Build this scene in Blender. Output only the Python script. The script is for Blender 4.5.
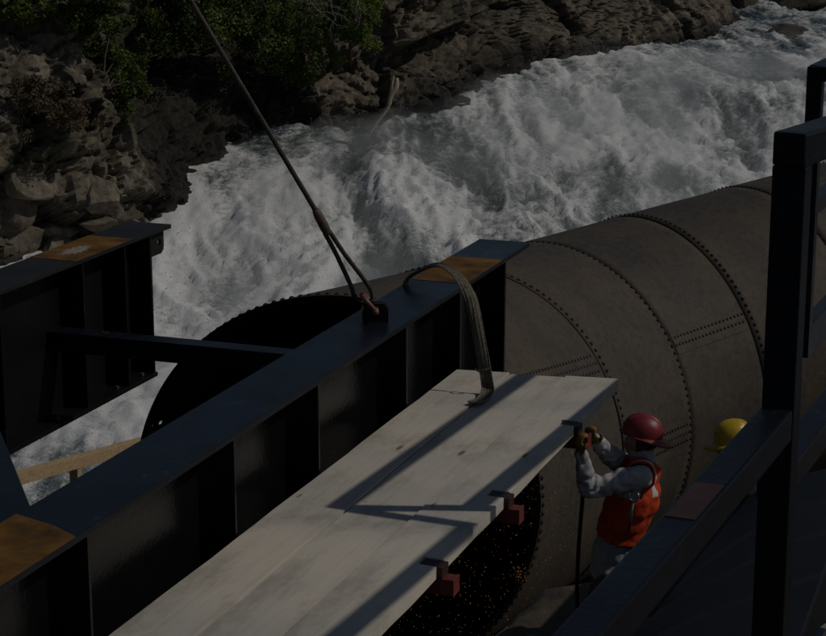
import bpy, bmesh, math, random
import numpy as np
from mathutils import Vector, Matrix, Euler
R = math.radians
random.seed(7); rng = np.random.default_rng(7)
scene = bpy.context.scene
for o in list(bpy.data.objects): bpy.data.objects.remove(o)
COL = scene.collection

# ------------------------------------------------------------------ camera, sky, sun, exposure
KS = 1.27                      # the whole place is laid out in units of 1.27 m and scaled to metres at the end
CZ = 4.7                       # camera height above the work bench datum
FPX = 1915.0; PITCH = R(13.8)  # focal length in photo pixels (826 wide), downward pitch
cam = bpy.data.cameras.new('camera'); co = bpy.data.objects.new('camera', cam); COL.objects.link(co)
co.location = (0, 0, CZ * KS); co.rotation_euler = (R(90) - PITCH, 0, 0)
cam.sensor_width = 36; cam.lens = 36 * FPX / 826; cam.clip_start = 0.1; cam.clip_end = 3000
scene.camera = co
SUN_EL, SUN_AZ = R(44), R(-3)  # azimuth measured from +X (camera right), negative = towards the camera
world = bpy.data.worlds.new('World'); scene.world = world; world.use_nodes = True
wn = world.node_tree.nodes; wl = world.node_tree.links
sky = wn.new('ShaderNodeTexSky'); sky.sky_type = 'NISHITA'; sky.sun_disc = False
sky.sun_elevation = SUN_EL; sky.sun_rotation = R(90) - SUN_AZ
sky.air_density = 1.0; sky.dust_density = 0.6; sky.ozone_density = 1.2
bg = wn['Background']; bg.inputs[1].default_value = 0.075
wl.new(sky.outputs[0], bg.inputs[0])
sd = bpy.data.lights.new('sun', 'SUN'); sd.energy = 4.0; sd.angle = R(0.53); sd.color = (1.0, 0.94, 0.85)
so = bpy.data.objects.new('sun', sd); COL.objects.link(so)
sdir = Vector((math.cos(SUN_EL) * math.cos(SUN_AZ), math.cos(SUN_EL) * math.sin(SUN_AZ), math.sin(SUN_EL)))
so.rotation_euler = sdir.to_track_quat('Z', 'Y').to_euler(); so.location = sdir * 40
scene.view_settings.view_transform = 'Standard'; scene.view_settings.look = 'None'
scene.view_settings.exposure = -1.9; scene.view_settings.gamma = 1.0
scene.view_settings.use_curve_mapping = False
scene.cycles.volume_bounces = 2; scene.cycles.volume_step_rate = 4; scene.cycles.volume_max_steps = 48
scene.render.resolution_x = 1024; scene.render.resolution_y = 788

# ------------------------------------------------------------------ photo pixel -> direction helpers
cp, sp = math.cos(PITCH), math.sin(PITCH)
FWD = np.array([0, cp, -sp]); UPV = np.array([0, sp, cp]); RGT = np.array([1.0, 0, 0]); EYE = np.array([0, 0, CZ])
def ray(x, y): return FWD + RGT * (x - 413) / FPX - UPV * (y - 318) / FPX
def atz(x, y, z): d = ray(x, y); return EYE + d * ((z - CZ) / d[2])
def aty(x, y, Y): d = ray(x, y); return EYE + d * (Y / d[1])
def proj(p):
    p = np.asarray(p, float) - EYE; w = p @ FWD
    return np.stack([413 + FPX * (p @ RGT) / w, 318 - FPX * (p @ UPV) / w], -1)
YG = R(20.2); GV = np.array([math.sin(YG), math.cos(YG), 0]); GU = np.array([math.cos(YG), -math.sin(YG), 0])
def W(u, v, z): p = GU * u + GV * v; return Vector((p[0], p[1], z))      # girder frame -> world

# ------------------------------------------------------------------ numpy noise
def _h(ix, iy, iz, s):
    n = (ix.astype(np.int64) * 374761393 + iy.astype(np.int64) * 668265263 + iz.astype(np.int64) * 2147483647 + s * 1274126177) & 0xffffffff
    n = ((n ^ (n >> 13)) * 1274126177) & 0xffffffff
    n = ((n ^ (n >> 16)) * 2246822519) & 0xffffffff
    n = n ^ (n >> 15)
    return (n & 0xffffff) / float(0x1000000)
def vnoise(p, s=0):
    i = np.floor(p).astype(np.int64); f = p - i; f = f * f * f * (f * (f * 6 - 15) + 10)
    r = 0
    for dx in (0, 1):
        for dy in (0, 1):
            for dz in (0, 1):
                w = (f[:, 0] if dx else 1 - f[:, 0]) * (f[:, 1] if dy else 1 - f[:, 1]) * (f[:, 2] if dz else 1 - f[:, 2])
                r = r + w * _h(i[:, 0] + dx, i[:, 1] + dy, i[:, 2] + dz, s)
    return r
def fbm(p, o=4, s=0, g=0.5):
    a, t, r = 1.0, 0.0, 0
    for k in range(o):
        r = r + a * (vnoise(p * (2.03 ** k) + 17.3 * k, s + k) * 2 - 1); t += a; a *= g
    return r / t
def billow(p, o=4, s=0, g=0.55):
    a, t, r = 1.0, 0.0, 0
    for k in range(o):
        r = r + a * np.abs(vnoise(p * (2.07 ** k) + 9.1 * k, s + k) * 2 - 1); t += a; a *= g
    return r / t
def worley(p, s=0):
    i = np.floor(p).astype(np.int64); n = len(p)
    d1 = np.full(n, 9.0); d2 = np.full(n, 9.0); cid = np.zeros(n); cpos = np.zeros((n, 3))
    for dx in (-1, 0, 1):
        for dy in (-1, 0, 1):
            for dz in (-1, 0, 1):
                a, b, c = i[:, 0] + dx, i[:, 1] + dy, i[:, 2] + dz
                q = np.stack([a + _h(a, b, c, s), b + _h(a, b, c, s + 1), c + _h(a, b, c, s + 2)], 1)
                d = np.sqrt(((q - p) ** 2).sum(1)); m = d < d1
                d2 = np.where(m, d1, np.minimum(d2, d)); cid = np.where(m, _h(a, b, c, s + 3), cid)
                cpos[m] = q[m]; d1 = np.where(m, d, d1)
    return d1, d2, cid, cpos

# ------------------------------------------------------------------ materials
def mat(name):
    m = bpy.data.materials.new(name); m.use_nodes = True
    return m, m.node_tree.nodes, m.node_tree.links, m.node_tree.nodes['Principled BSDF']
def ramp(n, stops):
    r = n.new('ShaderNodeValToRGB'); e = r.color_ramp.elements
    while len(e) < len(stops): e.new(0.5)
    for el, (p, c) in zip(e, stops): el.position = p; el.color = (c[0], c[1], c[2], 1)
    return r
def tex(n, l, kind, scale, detail=5, rough=0.55, vec=None, stretch=None, coord='Object'):
    tc = n.new('ShaderNodeTexCoord'); mp = n.new('ShaderNodeMapping')
    l.new(tc.outputs[coord], mp.inputs[0])
    if stretch: mp.inputs['Scale'].default_value = stretch
    t = n.new('ShaderNodeTexNoise' if kind == 'noise' else 'ShaderNodeTexVoronoi')
    t.inputs['Scale'].default_value = scale
    if kind == 'noise': t.inputs['Detail'].default_value = detail; t.inputs['Roughness'].default_value = rough
    l.new(mp.outputs[0], t.inputs['Vector']); return t
def mix(n, l, a, b, fac, mode='MIX'):
    m = n.new('ShaderNodeMix'); m.data_type = 'RGBA'; m.blend_type = mode
    for s, v in ((6, a), (7, b)):
        if hasattr(v, 'is_linked') or hasattr(v, 'links'): l.new(v, m.inputs[s])
        else: m.inputs[s].default_value = (v[0], v[1], v[2], 1)
    if hasattr(fac, 'links'): l.new(fac, m.inputs[0])
    else: m.inputs[0].default_value = fac
    return m.outputs[2]
def bump(n, l, h, strength, dist, b):
    bn = n.new('ShaderNodeBump'); bn.inputs['Strength'].default_value = strength; bn.inputs['Distance'].default_value = dist
    l.new(h, bn.inputs['Height']); l.new(bn.outputs[0], b.inputs['Normal'])
def simple(name, c1, c2, scale=6, rough=0.6, bs=0.2, bd=0.01, metallic=0.0, stretch=None, spec=0.5, detail=6, rvar=0.12):
    m, n, l, b = mat(name)
    t = tex(n, l, 'noise', scale, detail, 0.6, stretch=stretch)
    rp = ramp(n, [(0.32, c1), (0.68, c2)]); l.new(t.outputs[0], rp.inputs[0]); l.new(rp.outputs[0], b.inputs['Base Color'])
    mr = n.new('ShaderNodeMapRange'); mr.inputs[3].default_value = rough - rvar; mr.inputs[4].default_value = rough + rvar
    l.new(t.outputs[0], mr.inputs[0]); l.new(mr.outputs[0], b.inputs['Roughness'])
    b.inputs['Metallic'].default_value = metallic; b.inputs['Specular IOR Level'].default_value = spec
    if bs: bump(n, l, t.outputs[0], bs, bd, b)
    return m
M = {}
def paint(name, base, chip, rough):
    m, n, l, b = mat(name)
    t = tex(n, l, 'noise', 3.0, 8, 0.62); t2 = tex(n, l, 'noise', 38, 4, 0.6); t3 = tex(n, l, 'noise', 1.3, 6, .7, stretch=(1, 1, 1))
    rp = ramp(n, [(0.30, [c * 0.75 for c in base]), (0.7, [c * 1.35 for c in base])]); l.new(t.outputs[0], rp.inputs[0])
    th = n.new('ShaderNodeMath'); th.operation = 'MULTIPLY'; l.new(t.outputs[0], th.inputs[0]); l.new(t2.outputs[0], th.inputs[1])
    rc = ramp(n, [(0.385, (0, 0, 0)), (0.41, (1, 1, 1))]); l.new(th.outputs[0], rc.inputs[0])
    l.new(mix(n, l, rp.outputs[0], chip, rc.outputs[0]), b.inputs['Base Color'])
    mr = n.new('ShaderNodeMapRange'); mr.inputs[1].default_value = .3; mr.inputs[2].default_value = .7
    mr.inputs[3].default_value = rough - 0.07; mr.inputs[4].default_value = rough + 0.12
    l.new(t3.outputs[0], mr.inputs[0]); l.new(mr.outputs[0], b.inputs['Roughness'])
    b.inputs['Specular IOR Level'].default_value = .34 if rough < .2 else .24
    bump(n, l, t2.outputs[0], 0.34, 0.005, b)
    return m
M['black'] = paint('black_gloss_paint', (0.0045, 0.0048, 0.0055), (0.03, 0.027, 0.024), 0.13)
M['blue'] = paint('black_paint_sky_tint', (0.005, 0.007, 0.0115), (0.055, 0.045, 0.035), 0.32)  # black paint; blue of the mirrored sky is tinted into the base colour
M['grey_paint'] = paint('weathered_dark_paint', (0.014, 0.014, 0.013), (0.06, 0.05, 0.045), 0.55)
M['black_matt'] = paint('black_satin_paint', (0.0045, 0.0048, 0.0055), (0.03, 0.027, 0.024), 0.42)
M['rail'] = paint('black_rail_paint_sky_tint', (0.0055, 0.0075, 0.012), (0.04, 0.033, 0.026), 0.36); M['rail'].node_tree.nodes['Principled BSDF'].inputs['Specular IOR Level'].default_value = .14  # black rail paint, also tinted blue in place of reflected sky
M['rust'] = simple('rusted_bare_steel', (0.035, 0.018, 0.006), (0.20, 0.095, 0.016), 5, 0.75, 0.25, 0.004, spec=.2)
M['primer'] = simple('red_brown_primer', (0.022, 0.007, 0.006), (0.042, 0.012, 0.010), 9, 0.6, 0.1, 0.003)
M['red_oxide'] = simple('red_oxide_paint', (0.10, 0.016, 0.011), (0.19, 0.032, 0.021), 14, 0.6, 0.2, 0.003)
M['chalk'] = simple('white_paint_scrawl', (0.11, 0.085, 0.05), (0.32, 0.29, 0.25), 60, 0.8, 0.1, 0.002)
M['rope'] = simple('greased_wire_rope', (0.022, 0.017, 0.013), (0.085, 0.066, 0.05), 30, 0.55, 0.3, 0.004)
M['ferrule'] = simple('rusty_ferrule_steel', (0.05, 0.03, 0.018), (0.13, 0.08, 0.05), 40, 0.6, 0.2, 0.002)
M['shackle'] = simple('orange_rust_shackle', (0.05, 0.022, 0.012), (0.20, 0.085, 0.045), 45, 0.5, 0.2, 0.002)
M['strap'] = simple('dirty_canvas_strap', (0.045, 0.040, 0.026), (0.17, 0.15, 0.10), 60, 0.85, 0.5, 0.004, stretch=(1, 1, 1))
M['soil'] = simple('brown_soil', (0.032, 0.024, 0.015), (0.10, 0.075, 0.05), 5, 0.95, 0.6, 0.05)
M['tarp'] = simple('dark_blue_tarpaulin', (0.003, 0.0042, 0.0065), (0.0055, 0.0075, 0.011), 3, 0.6, 0.15, 0.01, spec=.15)
M['skin'] = simple('skin', (0.22, 0.11, 0.075), (0.30, 0.16, 0.11), 40, 0.55, 0.1, 0.002)
M['sweat'] = simple('grey_sweatshirt', (0.27, 0.27, 0.275), (0.40, 0.40, 0.40), 18, 0.9, 0.35, 0.006, spec=.2)
M['pants'] = simple('dark_work_trousers', (0.07, 0.068, 0.063), (0.12, 0.115, 0.105), 15, 0.9, 0.3, 0.005, spec=.2)
M['vest'] = simple('orange_safety_vest', (0.34, 0.030, 0.009), (0.56, 0.060, 0.014), 20, 0.75, 0.35, 0.006, spec=.25)
M['silver'] = simple('silver_reflective_tape', (0.42, 0.42, 0.42), (0.58, 0.58, 0.57), 40, 0.45, 0.1, 0.002)
M['hat_red'] = simple('red_hard_hat_shell', (0.13, 0.009, 0.013), (0.24, 0.016, 0.021), 22, 0.46, 0.05, 0.001)
M['hat_yellow'] = simple('yellow_hard_hat_shell', (0.42, 0.27, 0.010), (0.52, 0.34, 0.016), 14, 0.38, 0.05, 0.001)
M['sticker'] = simple('worn_sticker', (0.10, 0.11, 0.10), (0.42, 0.42, 0.40), 60, 0.6, 0.0)
M['glove'] = simple('yellow_leather_glove', (0.14, 0.075, 0.016), (0.26, 0.15, 0.028), 30, 0.8, 0.3, 0.003)
M['hair'] = simple('dark_hair', (0.012, 0.009, 0.007), (0.03, 0.022, 0.016), 60, 0.7, 0.4, 0.004)
M['tool'] = simple('tool_steel', (0.22, 0.22, 0.22), (0.36, 0.36, 0.36), 40, 0.35, 0.1, 0.001, metallic=.8)
M['timber'] = simple('new_timber', (0.33, 0.23, 0.125), (0.47, 0.35, 0.20), 5, 0.8, 0.2, 0.004, stretch=(9, 1, 9), spec=.2)
M['driftwood'] = simple('bleached_driftwood', (0.22, 0.17, 0.12), (0.40, 0.33, 0.25), 14, 0.85, 0.4, 0.01)
M['bark'] = simple('bark', (0.04, 0.03, 0.02), (0.12, 0.095, 0.07), 20, 0.9, 0.5, 0.01)
M['twig'] = simple('pale_dead_twig', (0.16, 0.14, 0.12), (0.32, 0.29, 0.25), 20, 0.9, 0.2, 0.004)
M['concrete'] = simple('pale_rough_concrete', (0.20, 0.18, 0.15), (0.36, 0.33, 0.28), 8, 0.9, 0.5, 0.02)

def steel_pipe_mat():
    m, n, l, b = mat('weathered_brown_pipe_steel')
    t = tex(n, l, 'noise', 1.2, 9, 0.65); t2 = tex(n, l, 'noise', 16, 6, 0.7); t3 = tex(n, l, 'noise', 95, 3, .6)
    r1 = ramp(n, [(0.33, (0.043, 0.038, 0.032)), (0.5, (0.061, 0.050, 0.038)), (0.7, (0.084, 0.062, 0.040))]); l.new(t.outputs[0], r1.inputs[0])
    r2 = ramp(n, [(0.34, (0.66, 0.68, 0.71)), (0.5, (1, 1, 1)), (0.70, (1.28, 1.10, 0.92))]); l.new(t2.outputs[0], r2.inputs[0])
    r3 = ramp(n, [(0.35, (0.72, 0.72, 0.74)), (0.62, (1.18, 1.16, 1.12))]); l.new(t3.outputs[0], r3.inputs[0])
    c = mix(n, l, r1.outputs[0], r2.outputs[0], 1.0, 'MULTIPLY'); c = mix(n, l, c, r3.outputs[0], 1.0, 'MULTIPLY')
    l.new(c, b.inputs['Base Color']); b.inputs['Roughness'].default_value = 0.72; b.inputs['Specular IOR Level'].default_value = 0.3
    ad = n.new('ShaderNodeMath'); ad.operation = 'ADD'; l.new(t2.outputs[0], ad.inputs[0]); l.new(t3.outputs[0], ad.inputs[1])
    bump(n, l, ad.outputs[0], 0.35, 0.006, b); return m
M['pipe'] = steel_pipe_mat()
M['pipe_dark'] = simple('unlit_black_pipe_lining', (0.008, 0.0075, 0.007), (0.018, 0.016, 0.014), 6, 0.85, 0.3, 0.01, spec=.15)  # inside of the pipe coloured near black, as if no light reached it
M['rivet'] = simple('shadow_dark_rivet_steel', (0.010, 0.009, 0.008), (0.022, 0.018, 0.015), 9, 0.75, 0.0, spec=.25)  # pipe steel made darker, with shadow at the rivets put into the colour

def wood_mat():
    m, n, l, b = mat('pale_sawn_plank')
    g = tex(n, l, 'noise', 3.2, 8, 0.6, stretch=(14, 0.7, 14)); g2 = tex(n, l, 'noise', 9, 6, 0.65, stretch=(22, 1.0, 22)); big = tex(n, l, 'noise', 1.1, 4, .5)
    kn = tex(n, l, 'voronoi', 1.0, stretch=(6.5, 2.1, 3)); kn.inputs['Randomness'].default_value = 1
    r1 = ramp(n, [(0.28, (0.475, 0.43, 0.365)), (0.52, (0.52, 0.48, 0.42)), (0.78, (0.545, 0.51, 0.455))]); l.new(g.outputs[0], r1.inputs[0])
    r2 = ramp(n, [(0.32, (0.96, 0.955, 0.945)), (0.6, (1.01, 1.01, 1.01))]); l.new(g2.outputs[0], r2.inputs[0])
    r3 = ramp(n, [(0.36, (0.80, 0.82, 0.85)), (0.64, (1.10, 1.07, 1.02))]); l.new(big.outputs[0], r3.inputs[0])
    dt = tex(n, l, 'noise', 2.3, 7, 0.7, stretch=(1.6, .8, 1)); rd = ramp(n, [(0.38, (0.78, 0.765, 0.74)), (0.50, (1, 1, 1))]); l.new(dt.outputs[0], rd.inputs[0])
    rk = ramp(n, [(0.0, (0.34, 0.24, 0.15)), (0.07, (0.50, 0.41, 0.31)), (0.105, (1, 1, 1))]); l.new(kn.outputs[0], rk.inputs[0])
    c = mix(n, l, r1.outputs[0], r2.outputs[0], 1, 'MULTIPLY'); c = mix(n, l, c, r3.outputs[0], 1, 'MULTIPLY'); c = mix(n, l, c, rk.outputs[0], 1, 'MULTIPLY'); c = mix(n, l, c, rd.outputs[0], 1, 'MULTIPLY')
    l.new(c, b.inputs['Base Color']); b.inputs['Roughness'].default_value = 0.8; b.inputs['Specular IOR Level'].default_value = 0.2
    bump(n, l, g2.outputs[0], 0.12, 0.002, b); return m
M['plank'] = wood_mat()

def rock_mat():
    m, n, l, b = mat('layered_brown_rock')
    t = tex(n, l, 'noise', 0.55, 7, 0.65); t2 = tex(n, l, 'noise', 4.5, 9, 0.7); t3 = tex(n, l, 'noise', 26, 5, .65)
    r1 = ramp(n, [(0.33, (0.10, 0.083, 0.062)), (0.5, (0.175, 0.146, 0.105)), (0.66, (0.25, 0.213, 0.16))]); l.new(t.outputs[0], r1.inputs[0])
    r2 = ramp(n, [(0.3, (0.45, 0.44, 0.42)), (0.52, (1, 1, 1)), (0.75, (1.3, 1.26, 1.2))]); l.new(t2.outputs[0], r2.inputs[0])
    c = mix(n, l, r1.outputs[0], r2.outputs[0], 1, 'MULTIPLY')
    at = n.new('ShaderNodeAttribute'); at.attribute_name = 'wet_shade'
    c = mix(n, l, c, (0.011, 0.0095, 0.008), at.outputs['Fac'])  # one dark tone for soaked rock and the painted shade of the recess
    at2 = n.new('ShaderNodeAttribute'); at2.attribute_name = 'moss'
    c = mix(n, l, c, (0.035, 0.036, 0.014), at2.outputs['Fac'])
    l.new(c, b.inputs['Base Color']); b.inputs['Roughness'].default_value = 0.85; b.inputs['Specular IOR Level'].default_value = 0.3
    ad = n.new('ShaderNodeMath'); ad.operation = 'ADD'; l.new(t2.outputs[0], ad.inputs[0]); l.new(t3.outputs[0], ad.inputs[1])
    bump(n, l, ad.outputs[0], 0.9, 0.07, b); return m
M['rock'] = rock_mat()

def leaf_like(name, c):
    m, n, l, b = mat(name); b.inputs['Base Color'].default_value = (*c, 1); b.inputs['Roughness'].default_value = .6
    tr = n.new('ShaderNodeBsdfTranslucent'); tr.inputs[0].default_value = (*c, 1); ms = n.new('ShaderNodeMixShader'); ms.inputs[0].default_value = .5
    l.new(b.outputs[0], ms.inputs[1]); l.new(tr.outputs[0], ms.inputs[2]); l.new(ms.outputs[0], n['Material Output'].inputs[0]); return m
def water_mat():
    m, n, l, b = mat('white_water')
    at = n.new('ShaderNodeAttribute'); at.attribute_name = 'foam'
    t = tex(n, l, 'noise', 5.5, 9, 0.74); t2 = tex(n, l, 'noise', 24, 6, 0.75)
    md = n.new('ShaderNodeMath'); md.operation = 'MULTIPLY_ADD'; md.inputs[1].default_value = 1.6; l.new(t.outputs[0], md.inputs[0]); l.new(at.outputs['Fac'], md.inputs[2])
    md2 = n.new('ShaderNodeMath'); md2.operation = 'MULTIPLY_ADD'; md2.inputs[1].default_value = 1.1; l.new(t2.outputs[0], md2.inputs[0]); l.new(md.outputs[0], md2.inputs[2])
    rp = ramp(n, [(0.0, (0, 0, 0)), (1.0, (1, 1, 1))])
    mr = n.new('ShaderNodeMapRange'); mr.inputs[1].default_value = 1.44; mr.inputs[2].default_value = 2.12; l.new(md2.outputs[0], mr.inputs[0])
    cr = ramp(n, [(0.0, (0.022, 0.032, 0.030)), (0.35, (0.13, 0.155, 0.148)), (0.7, (0.42, 0.43, 0.415)), (1.0, (0.68, 0.68, 0.665))]); l.new(mr.outputs[0], cr.inputs[0])
    l.new(cr.outputs[0], b.inputs['Base Color'])
    rr = n.new('ShaderNodeMapRange'); rr.inputs[3].default_value = 0.18; rr.inputs[4].default_value = 0.85; l.new(mr.outputs[0], rr.inputs[0]); l.new(rr.outputs[0], b.inputs['Roughness'])
    b.inputs['Specular IOR Level'].default_value = 0.35
    ad = n.new('ShaderNodeMath'); ad.operation = 'ADD'; l.new(t.outputs[0], ad.inputs[0]); l.new(t2.outputs[0], ad.inputs[1])
    bump(n, l, ad.outputs[0], 0.55, 0.06, b); return m
M['water'] = water_mat()
M['spray'] = leaf_like('water_spray', (.60, .61, .60))
m, n, l, b = mat('spray_mist'); pv_ = n.new('ShaderNodeVolumePrincipled'); nz_ = tex(n, l, 'noise', 0.42, 3, 0.6, stretch=(1, .55, 1)); mr_ = n.new('ShaderNodeMapRange'); mr_.inputs[1].default_value = .42; mr_.inputs[2].default_value = .68; mr_.inputs[3].default_value = .03; mr_.inputs[4].default_value = .18; l.new(nz_.outputs[0], mr_.inputs[0]); l.new(mr_.outputs[0], pv_.inputs['Density']); pv_.inputs['Color'].default_value = (.99, .99, .99, 1); pv_.inputs['Anisotropy'].default_value = .3
n.remove(b); l.new(pv_.outputs[0], n['Material Output'].inputs['Volume']); M['mist'] = m

def leaf_mat(name, c1, c2, c3):
    m, n, l, b = mat(name)
    at = n.new('ShaderNodeAttribute'); at.attribute_name = 'tint'
    rp = ramp(n, [(0.0, c1), (0.55, c2), (1.0, c3)]); l.new(at.outputs['Fac'], rp.inputs[0]); l.new(rp.outputs[0], b.inputs['Base Color'])
    b.inputs['Roughness'].default_value = 0.6; b.inputs['Specular IOR Level'].default_value = 0.25
    tr = n.new('ShaderNodeBsdfTranslucent'); l.new(rp.outputs[0], tr.inputs[0]); ms = n.new('ShaderNodeMixShader'); ms.inputs[0].default_value = 0.3
    l.new(b.outputs[0], ms.inputs[1]); l.new(tr.outputs[0], ms.inputs[2]); l.new(ms.outputs[0], n['Material Output'].inputs[0]); return m
M['leaf'] = leaf_mat('green_leaves', (0.02, 0.032, 0.006), (0.065, 0.10, 0.018), (0.15, 0.185, 0.045))
M['leaf_bright'] = leaf_mat('yellow_green_leaves', (0.035, 0.06, 0.008), (0.10, 0.155, 0.018), (0.19, 0.24, 0.04))
M['leaf_dry'] = leaf_mat('dry_brown_leaves', (0.05, 0.034, 0.018), (0.11, 0.082, 0.045), (0.19, 0.15, 0.085))

def emis(name, col, s):
    m, n, l, b = mat(name); b.inputs['Base Color'].default_value = (0.1, 0.03, 0.01, 1)
    b.inputs['Emission Color'].default_value = (*col, 1); b.inputs['Emission Strength'].default_value = s; return m
M['spark'] = emis('glowing_spark', (1.0, 0.40, 0.13), 0.36)

# ------------------------------------------------------------------ object helpers
def link(name, me, m=None, parent=None):
    o = bpy.data.objects.new(name, me); COL.objects.link(o)
    if m is not None and me is not None:
        for k in (m if isinstance(m, (list, tuple)) else [m]): me.materials.append(k)
    if parent: o.parent = parent
    return o
def obj(name, bm, m, parent=None, smooth=False):
    me = bpy.data.meshes.new(name); bmesh.ops.recalc_face_normals(bm, faces=bm.faces); bm.to_mesh(me); bm.free()
    if smooth:
        for p in me.polygons: p.use_smooth = True
    return link(name, me, m, parent)
def thing(name, label, cat, loc=(0, 0, 0), group=None):
    o = bpy.data.objects.new(name, None); COL.objects.link(o); o.location = loc; o.empty_display_size = .2
    tag(o, label, cat, group); return o
def tag(o, label=None, cat=None, group=None, kind=None):
    if label: o['label'] = label
    if cat: o['category'] = cat
    if group: o['group'] = group
    if kind: o['kind'] = kind
    return o
def pydata(name, v, f, m, parent=None, smooth=False):
    me = bpy.data.meshes.new(name); me.from_pydata([tuple(map(float, q)) for q in v], [], [tuple(map(int, q)) for q in f]); me.update()
    if smooth: me.polygons.foreach_set('use_smooth', [True] * len(me.polygons))
    return link(name, me, m, parent)
def gridmesh(name, V, nu, nv, m, smooth=True, attrs=None, parent=None):
    """V: (nu*nv,3) array, quads between neighbours"""
    me = bpy.data.meshes.new(name); n = (nu - 1) * (nv - 1)
    a = (np.arange(nu - 1)[:, None] * nv + np.arange(nv - 1)[None]).ravel()
    F = np.stack([a, a + nv, a + nv + 1, a + 1], 1).astype(np.int32)
    me.vertices.add(len(V)); me.vertices.foreach_set('co', V.astype(np.float32).ravel())
    me.loops.add(n * 4); me.loops.foreach_set('vertex_index', F.ravel())
    me.polygons.add(n); me.polygons.foreach_set('loop_start', np.arange(n, dtype=np.int32) * 4)
    me.polygons.foreach_set('use_smooth', np.full(n, smooth))
    for k, v in (attrs or {}).items():
        at = me.attributes.new(k, 'FLOAT', 'POINT'); at.data.foreach_set('value', v.astype(np.float32))
    me.update(calc_edges=True); me.validate(); return link(name, me, m, parent)
def trimesh(name, V, F, m, parent=None, attrs=None):
    me = bpy.data.meshes.new(name); k = F.shape[1]; n = len(F)
    me.vertices.add(len(V)); me.vertices.foreach_set('co', V.astype(np.float32).ravel())
    me.loops.add(n * k); me.loops.foreach_set('vertex_index', F.astype(np.int32).ravel())
    me.polygons.add(n); me.polygons.foreach_set('loop_start', np.arange(n, dtype=np.int32) * k)
    for a, v in (attrs or {}).items():
        at = me.attributes.new(a, 'FLOAT', 'POINT'); at.data.foreach_set('value', v.astype(np.float32))
    me.update(calc_edges=True); me.validate(); return link(name, me, m, parent)

def box(bm, c, x, y, z, dx, dy, dz, bev=0.0):
    """oriented box: centre c, unit axes x,y,z, full sizes"""
    c, x, y, z = (Vector(q) for q in (c, x, y, z))
    mt = Matrix(((x.x, y.x, z.x, c.x), (x.y, y.y, z.y, c.y), (x.z, y.z, z.z, c.z), (0, 0, 0, 1))) @ Matrix.Diagonal((dx, dy, dz, 1))
    r = bmesh.ops.create_cube(bm, size=1, matrix=mt)
    if bev:
        es = list({e for v in r['verts'] for e in v.link_edges})
        bmesh.ops.bevel(bm, geom=es, offset=bev, segments=2, affect='EDGES', profile=.6)
gu, gv, gz = Vector(GU), Vector(GV), Vector((0, 0, 1))
def gbox(bm, u0, u1, v0, v1, z0, z1, bev=0.0):
    box(bm, W((u0 + u1) / 2, (v0 + v1) / 2, (z0 + z1) / 2), gu, gv, gz, u1 - u0, v1 - v0, z1 - z0, bev)
def gpart(name, args, m, parent, bev=0.002):
    bm = bmesh.new(); gbox(bm, *args, bev); return obj(name, bm, m, parent)
def prism(bm, pts, h0, h1, f):
    """pts 2D outline, extruded between h0,h1 by f(a,b,h)->Vector"""
    lo = [bm.verts.new(f(a, b, h0)) for a, b in pts]; hi = [bm.verts.new(f(a, b, h1)) for a, b in pts]
    n = len(pts); bm.faces.new(lo[::-1]); bm.faces.new(hi)
    for i in range(n): bm.faces.new((lo[i], lo[(i + 1) % n], hi[(i + 1) % n], hi[i]))
def tube(bm, pts, rad, seg=10, cap=True):
    pts = [Vector(p) for p in pts]; n = len(pts); rings = []
    up = Vector((0.13, 0.2, 1)).normalized(); prev = None
    for i, p in enumerate(pts):
        t = (pts[min(i + 1, n - 1)] - pts[max(i - 1, 0)]).normalized()
        if prev is None:
            a = t.cross(up); 
            if a.length < 1e-3: a = t.cross(Vector((1, 0, 0)))
            a.normalize()
        else: a = (prev - t * prev.dot(t)).normalized()
        prev = a; b = t.cross(a); r = rad[i] if hasattr(rad, '__len__') else rad
        rings.append([bm.verts.new(p + (a * math.cos(q) + b * math.sin(q)) * r) for q in (2 * math.pi * k / seg for k in range(seg))])
    for i in range(n - 1):
        for k in range(seg): bm.faces.new((rings[i][k], rings[i][(k + 1) % seg], rings[i + 1][(k + 1) % seg], rings[i + 1][k]))
    if cap: bm.faces.new(rings[0][::-1]); bm.faces.new(rings[-1])
def spline(pts, n):
    P = [Vector(p) for p in pts]; P = [P[0] * 2 - P[1]] + P + [P[-1] * 2 - P[-2]]; out = []
    for i in range(1, len(P) - 2):
        for k in range(n):
            t = k / n; a, b, c, d = P[i - 1], P[i], P[i + 1], P[i + 2]
            out.append(0.5 * ((2 * b) + (c - a) * t + (2 * a - 5 * b + 4 * c - d) * t * t + (3 * b - a - 3 * c + d) * t ** 3))
    out.append(P[-2]); return out

# ================================================================== SETTING
# ---- river: heights along the depth, white water
YK = np.array([14, 30, 36, 41, 44, 47, 49.5, 51.5, 53.5, 57, 62, 75, 100, 140.]); ZK = np.array([-9.4, -9.2, -9.05, -8.75, -8.25, -7.5, -6.85, -6.4, -6.2, -6.05, -5.95, -5.45, -4.4, -2.6]) + CZ
def zwater(x, y): return np.interp(y, YK, ZK)
def pix_water(px, py):
    d = ray(px, py); ys = np.linspace(15, 130, 3000); zs = CZ + d[2] / d[1] * ys
    k = np.argmax(zs < zwater(0, ys)); return np.array([d[0] / d[1] * ys[k], ys[k]])
nx, ny = 520, 700
xs = np.linspace(-17, 26, nx); ys = 20 + (np.linspace(0, 1, ny) ** 1.25) * 78
X, Y = np.meshgrid(xs, ys, indexing='ij'); X = X.ravel() + rng.normal(0, .010, nx * ny); Y = Y.ravel() + rng.normal(0, .010, nx * ny)
Z = zwater(X, Y)
turb = np.interp(Y, [20, 30, 40, 50, 53, 56, 62, 90], [0.7, 0.85, 1.0, 0.95, 0.75, 0.55, 0.55, 0.6])
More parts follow.
